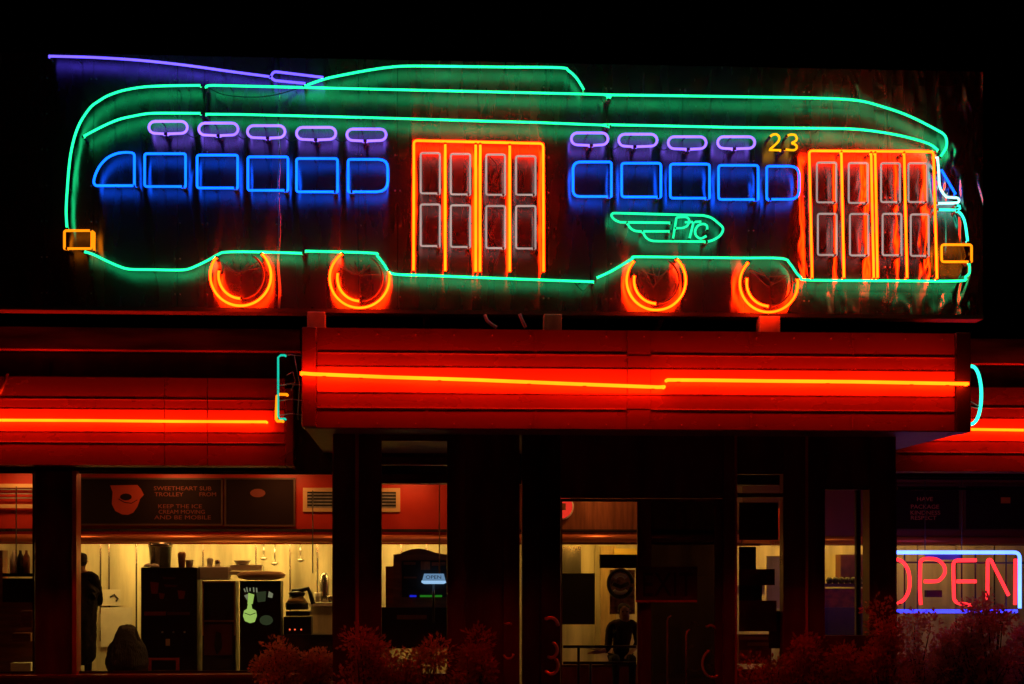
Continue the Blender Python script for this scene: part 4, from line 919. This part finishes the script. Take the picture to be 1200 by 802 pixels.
def person(base, label, shirt, pants, hair, lean=V(0, 0, 0), seated=False, face=1, arm_l=None, arm_r=None, S=1.0, longhair=0, yaw=0, coat=False):
    """face=1: facing camera (-Y); pelvis height from pose. All offsets metres."""
    t = thing('person', base, label, 'person')
    B = Vector(base); M = Matrix.Rotation(yaw, 3, 'Z')
    def W(x, y, z): return B+M @ Vector((x*S, y*S*face, z*S))
    hz = .50 if seated else .98
    pel = W(0, 0, hz); wa = W(0, -.01, hz+.18)+lean*.3; ch = W(0, -.02, hz+.38)+lean*.7; nb = W(0, -.02, hz+.53)+lean; nk = W(0, -.03, hz+.60)+lean*1.1
    hd = W(0, -.05, hz+.70)+lean*1.25; ht = W(0, -.04, hz+.82)+lean*1.3
    arms = []; hands = []
    for s, a in ((-1, arm_l), (1, arm_r)):
        sh = W(s*.19, -.01, hz+.49)+lean*.95
        el = (W(*a[0])) if a else W(s*.25, .02, hz+.20)+lean*.4
        wr_ = (W(*a[1])) if a else W(s*.24, -.12, hz-.02)
        arms.append([(nb, .075*S), (sh, .062*S), (el, .043*S), (wr_, .029*S)])
        d = (wr_-el).normalized(); sd = d.cross(Vector((0, 0, 1)));
        if sd.length < .2: sd = d.cross(Vector((0, 1, 0)))
        sd.normalize(); palm = wr_+d*.07*S
        hc = [[(wr_, .029*S), (palm, .030*S)]]
        for k in range(4):
            b0 = palm+sd*(k-1.5)*.020*S+d*.02*S; b1 = b0+d*.035*S*(1, 1.12, 1.05, .85)[k]; up_ = sd.cross(d)*(.012*S)
            hc.append([(palm, .030*S), (b0, .0105*S), (b1, .0095*S), (b1+d*.022*S-up_, .0085*S)])
        b0 = wr_+d*.03*S+sd*.03*S; hc.append([(wr_+d*.001, .027*S), (b0, .012*S), (b0+d*.03*S+sd*.018*S, .010*S)])
        hands += hc
    legs = []
    for s in (-1, 1):
        hp_ = W(s*.095, 0, hz-.04)
        if seated: kn = W(s*.12, -.42, hz+.02); an = W(s*.12, -.40, .09)
        else: kn = W(s*.10, -.02, .52); an = W(s*.11, .02, .09)
        toe = an+M @ Vector((0, -.16*S*face, -.05*S))
        legs.append([(pel, .12*S), (hp_, .088*S), (kn, .058*S), (an, .040*S), (toe, .035*S)])
    torso = [(pel, .12*S), (wa, .108*S), (ch, .125*S), (nb, .085*S), (nk, .052*S), (hd-V(0, 0, .04*S), .070*S), (hd, .088*S), (ht, .070*S)]
    skinmesh('body', [torso]+arms+legs+hands, SKIN, t)
    g = 1.13
    sh_ = [[(pel, .125*S*g), (wa, .112*S*g), (ch, .130*S*g), (nb, .088*S*g)]]+[[(p, r*g+.006) for p, r in a[:3]]+[(a[2][0].lerp(a[3][0], .35), .043*S*g)] for a in arms]
    skinmesh('shirt', sh_, shirt, t, 3, .03)
    skinmesh('trousers', [[(p, r*g) for p, r in l[:4]] for l in legs], pants, t)
    if coat: skinmesh('coat', [[(nb-V(0, 0, .0), .15*S), (ch, .25*S), (wa, .23*S), (pel, .24*S), (pel-V(0, 0, .4), .22*S), (pel-V(0, 0, .75), .235*S)], [(ch, .205*S), (ch+V(.17, -.06, -.10), .10), (ch+V(.13, -.16, -.30), .08)]], shirt, t, 3, .05)
    for l in legs: skinmesh('shoe', [[(l[3][0]-V(0, 0, .02), .05*S), (l[4][0], .042*S)]], CERAM, t, 1)
    fr = M @ Vector((0, -1*face, 0)); rt_ = M @ Vector((1, 0, 0))
    for s in (-1, 1):
        MB().lathe([(.001, -.012), (.009, -.008), (.012, 0), (.009, .008), (.001, .012)], hd+fr*.078*S+rt_*s*.032*S+V(0, 0, .01), 8).build('eye', BLACK, t)
        skinmesh('ear', [[(hd+rt_*s*.085*S, .016*S), (hd+rt_*s*.088*S+V(0, 0, .03), .014*S)]], SKIN, t, 1)
    skinmesh('nose', [[(hd+fr*.082*S+V(0, 0, .01), .010*S), (hd+fr*.10*S-V(0, 0, .02), .014*S)]], SKIN, t, 1)
    MB().tube([hd+fr*.085*S-rt_*.022*S-V(0, 0, .045), hd+fr*.09*S-V(0, 0, .047), hd+fr*.085*S+rt_*.022*S-V(0, 0, .045)], .005, 5).build('mouth', LETT, t)
    hch = [[(hd-fr*.05*S-V(0, 0, .06), .085*S), (hd-fr*.035*S+V(0, 0, .03), .108*S), (ht-fr*.015*S+V(0, 0, .02), .088*S)]]
    if longhair:
        back = hd-fr*.05*S
        hch = [[(ht-fr*.01+V(0, 0, .03*S), .12*S), (hd-fr*.035*S+V(0, 0, .03), .19*S), (back-V(0, 0, .12*S), .26*S), (back-V(0, 0, .28*S), .31*S), (back-V(0, 0, longhair), .36*S)],
               [(hd-fr*.035*S+V(0, 0, .03), .17*S), (hd+rt_*.10*S-fr*.02-V(0, 0, .08), .06*S), (hd+rt_*.14*S-V(0, 0, .24), .11*S)],
               [(hd-fr*.035*S+V(0, 0, .03), .17*S), (hd-rt_*.10*S-fr*.02-V(0, 0, .08), .06*S), (hd-rt_*.14*S-V(0, 0, .24), .11*S)]]
    skinmesh('hair', hch, hair, t, 4 if longhair else 3, .035 if longhair else .025)
    return t
q = P(94, 700, 4.7)
person((q.x, 4.7, zf), 'standing person in a long black coat partly behind the left dark post', CLOTHB, CLOTHB, HAIR, face=-1, S=1.06, coat=True,
       arm_r=((.24, -.10, 1.15), (.10, -.28, 1.05)), arm_l=((-.24, -.08, 1.15), (-.1, -.28, 1.02)))
q = P(149, 760, 4.4)
person((q.x, 4.4, zf-.42), 'seated person with long bushy dark hair seen from behind', CLOTHB, CLOTHB, HAIR, seated=True, face=-1, longhair=.62, S=1.0, arm_l=((-.22, -.15, .62), (-.10, -.35, .66)), arm_r=((.22, -.15, .62), (.10, -.35, .66)))
q = P(727, 740, 5.1)
person((q.x, 5.1, zf-.12), 'person in a dark maroon top leaning over the counter behind the door', CLOTHM, CLOTHB, HAIR, seated=True, face=1, S=1.0,
       arm_l=((-.20, -.10, .62), (-.40, -.28, .60)), arm_r=((.25, -.05, .70), (.12, -.22, .58)), lean=V(.03, -.08, -.02))
q = P(697, 762, 4.75)
tag(MB().lathe([(.03, 0), (.10, .01), (.16, .03), (.15, .035), (.09, .025)], q, 20).build('plate', PLAS), 'white plate before the person behind the door', 'plate')
sc_ = thing('service_counter', P(700, 800, 4.95), 'low dark red counter behind the glazed door', 'counter')
MB().pbox(655, 782, 760, 830, 4.9, .5).build('front', REDTRIM, sc_); MB().pbox(655, 779, 760, 781.6, 4.86, .6).build('top', CABW, sc_)

# ================================================================== SHRUBS
def shrub(px, py_top, Y, wpx, label, nleaf=2100, seed=0):
    rnd = random.Random(seed)
    ppm = F/(Y+18); base = P(px, 760, Y); base.z = -.25; top = P(px, py_top, Y).z; H = top-base.z; Wd = wpx/ppm/2
    t = thing('shrub', base, label, 'shrub', 'shrubs planted before the diner')
    clumps = []
    for k in range(15):
        a = rnd.uniform(0, 6.28); h = rnd.uniform(.2, 1.0); rr = (1-.55*h**2)*rnd.uniform(.2, 1)
        clumps.append((base+V(math.cos(a)*Wd*rr, math.sin(a)*Wd*.8*rr, H*h*rnd.uniform(.82, .93)), rnd.uniform(.11, .19)))
    st = MB()
    for c, _ in clumps:
        mid = base.lerp(c, .5)+V(rnd.uniform(-.05, .05), 0, .05); st.tube([base+V(rnd.uniform(-.05, .05), rnd.uniform(-.05, .05), 0), mid, c], .014, 5, r2=.005)
    st.build('stem', BARK, t)
    lf = MB()
    for c, cr in clumps:
        for k in range(nleaf//15):
            d = V(rnd.gauss(0, 1), rnd.gauss(0, 1), rnd.gauss(.15, .9)).normalized()
            p = c+d*cr*rnd.uniform(.45, 1.25); L = rnd.uniform(.035, .075); w_ = L*rnd.uniform(.22, .34)
            ax = (d+V(rnd.uniform(-.6, .6), rnd.uniform(-.6, .6), rnd.uniform(-.4, .6))).normalized(); sd = ax.cross(V(rnd.gauss(0, 1), rnd.gauss(0, 1), rnd.gauss(0, 1))).normalized(); nn = ax.cross(sd)
            lf.add([p, p+ax*L*.5+sd*w_-nn*w_*.3, p+ax*L-nn*w_*.6, p+ax*L*.5-sd*w_-nn*w_*.3, p+ax*L*.5], [(0, 1, 4), (4, 1, 2), (0, 4, 3), (4, 2, 3)], True)
    lf.build('foliage', LEAF, t, fix=False)['kind'] = 'stuff'
    return t
SH = [(325, 752, 'low ragged shrub at the left end, below the coffee maker'), (368, 768, 'lowest shrub, below the left porch post'), (424, 738, 'pointed shrub in front of the left porch post'),
      (468, 768, 'low shrub below the wooden cabinet'), (505, 746, 'rounded shrub below the blue lit display'), (558, 738, 'spiky shrub just left of the dark door panels'),
      (900, 762, 'low shrub below the narrow notice pane'), (943, 748, 'shrub before the post right of the notices'), (990, 752, 'shrub below the food display pane'), (1036, 686, 'tall narrow shrub before the right porch post'),
      (1078, 722, 'shrub under the letter P of the OPEN sign'), (1120, 712, 'shrub under the letter E of the OPEN sign'), (1164, 700, 'tall shrub covering the foot of the letter N'), (1205, 716, 'shrub cut by the right picture edge'),
      (1140, 688, 'tallest feathery shrub between the letters E and N')]
for i, (px, py, l) in enumerate(SH):
    shrub(px, py, .05+.12*((i*7) % 3-1) if 385 < px < 1050 else 3.05+.15*((i*7) % 3-1), 62 if px < 1000 else 66, l, seed=i+1)
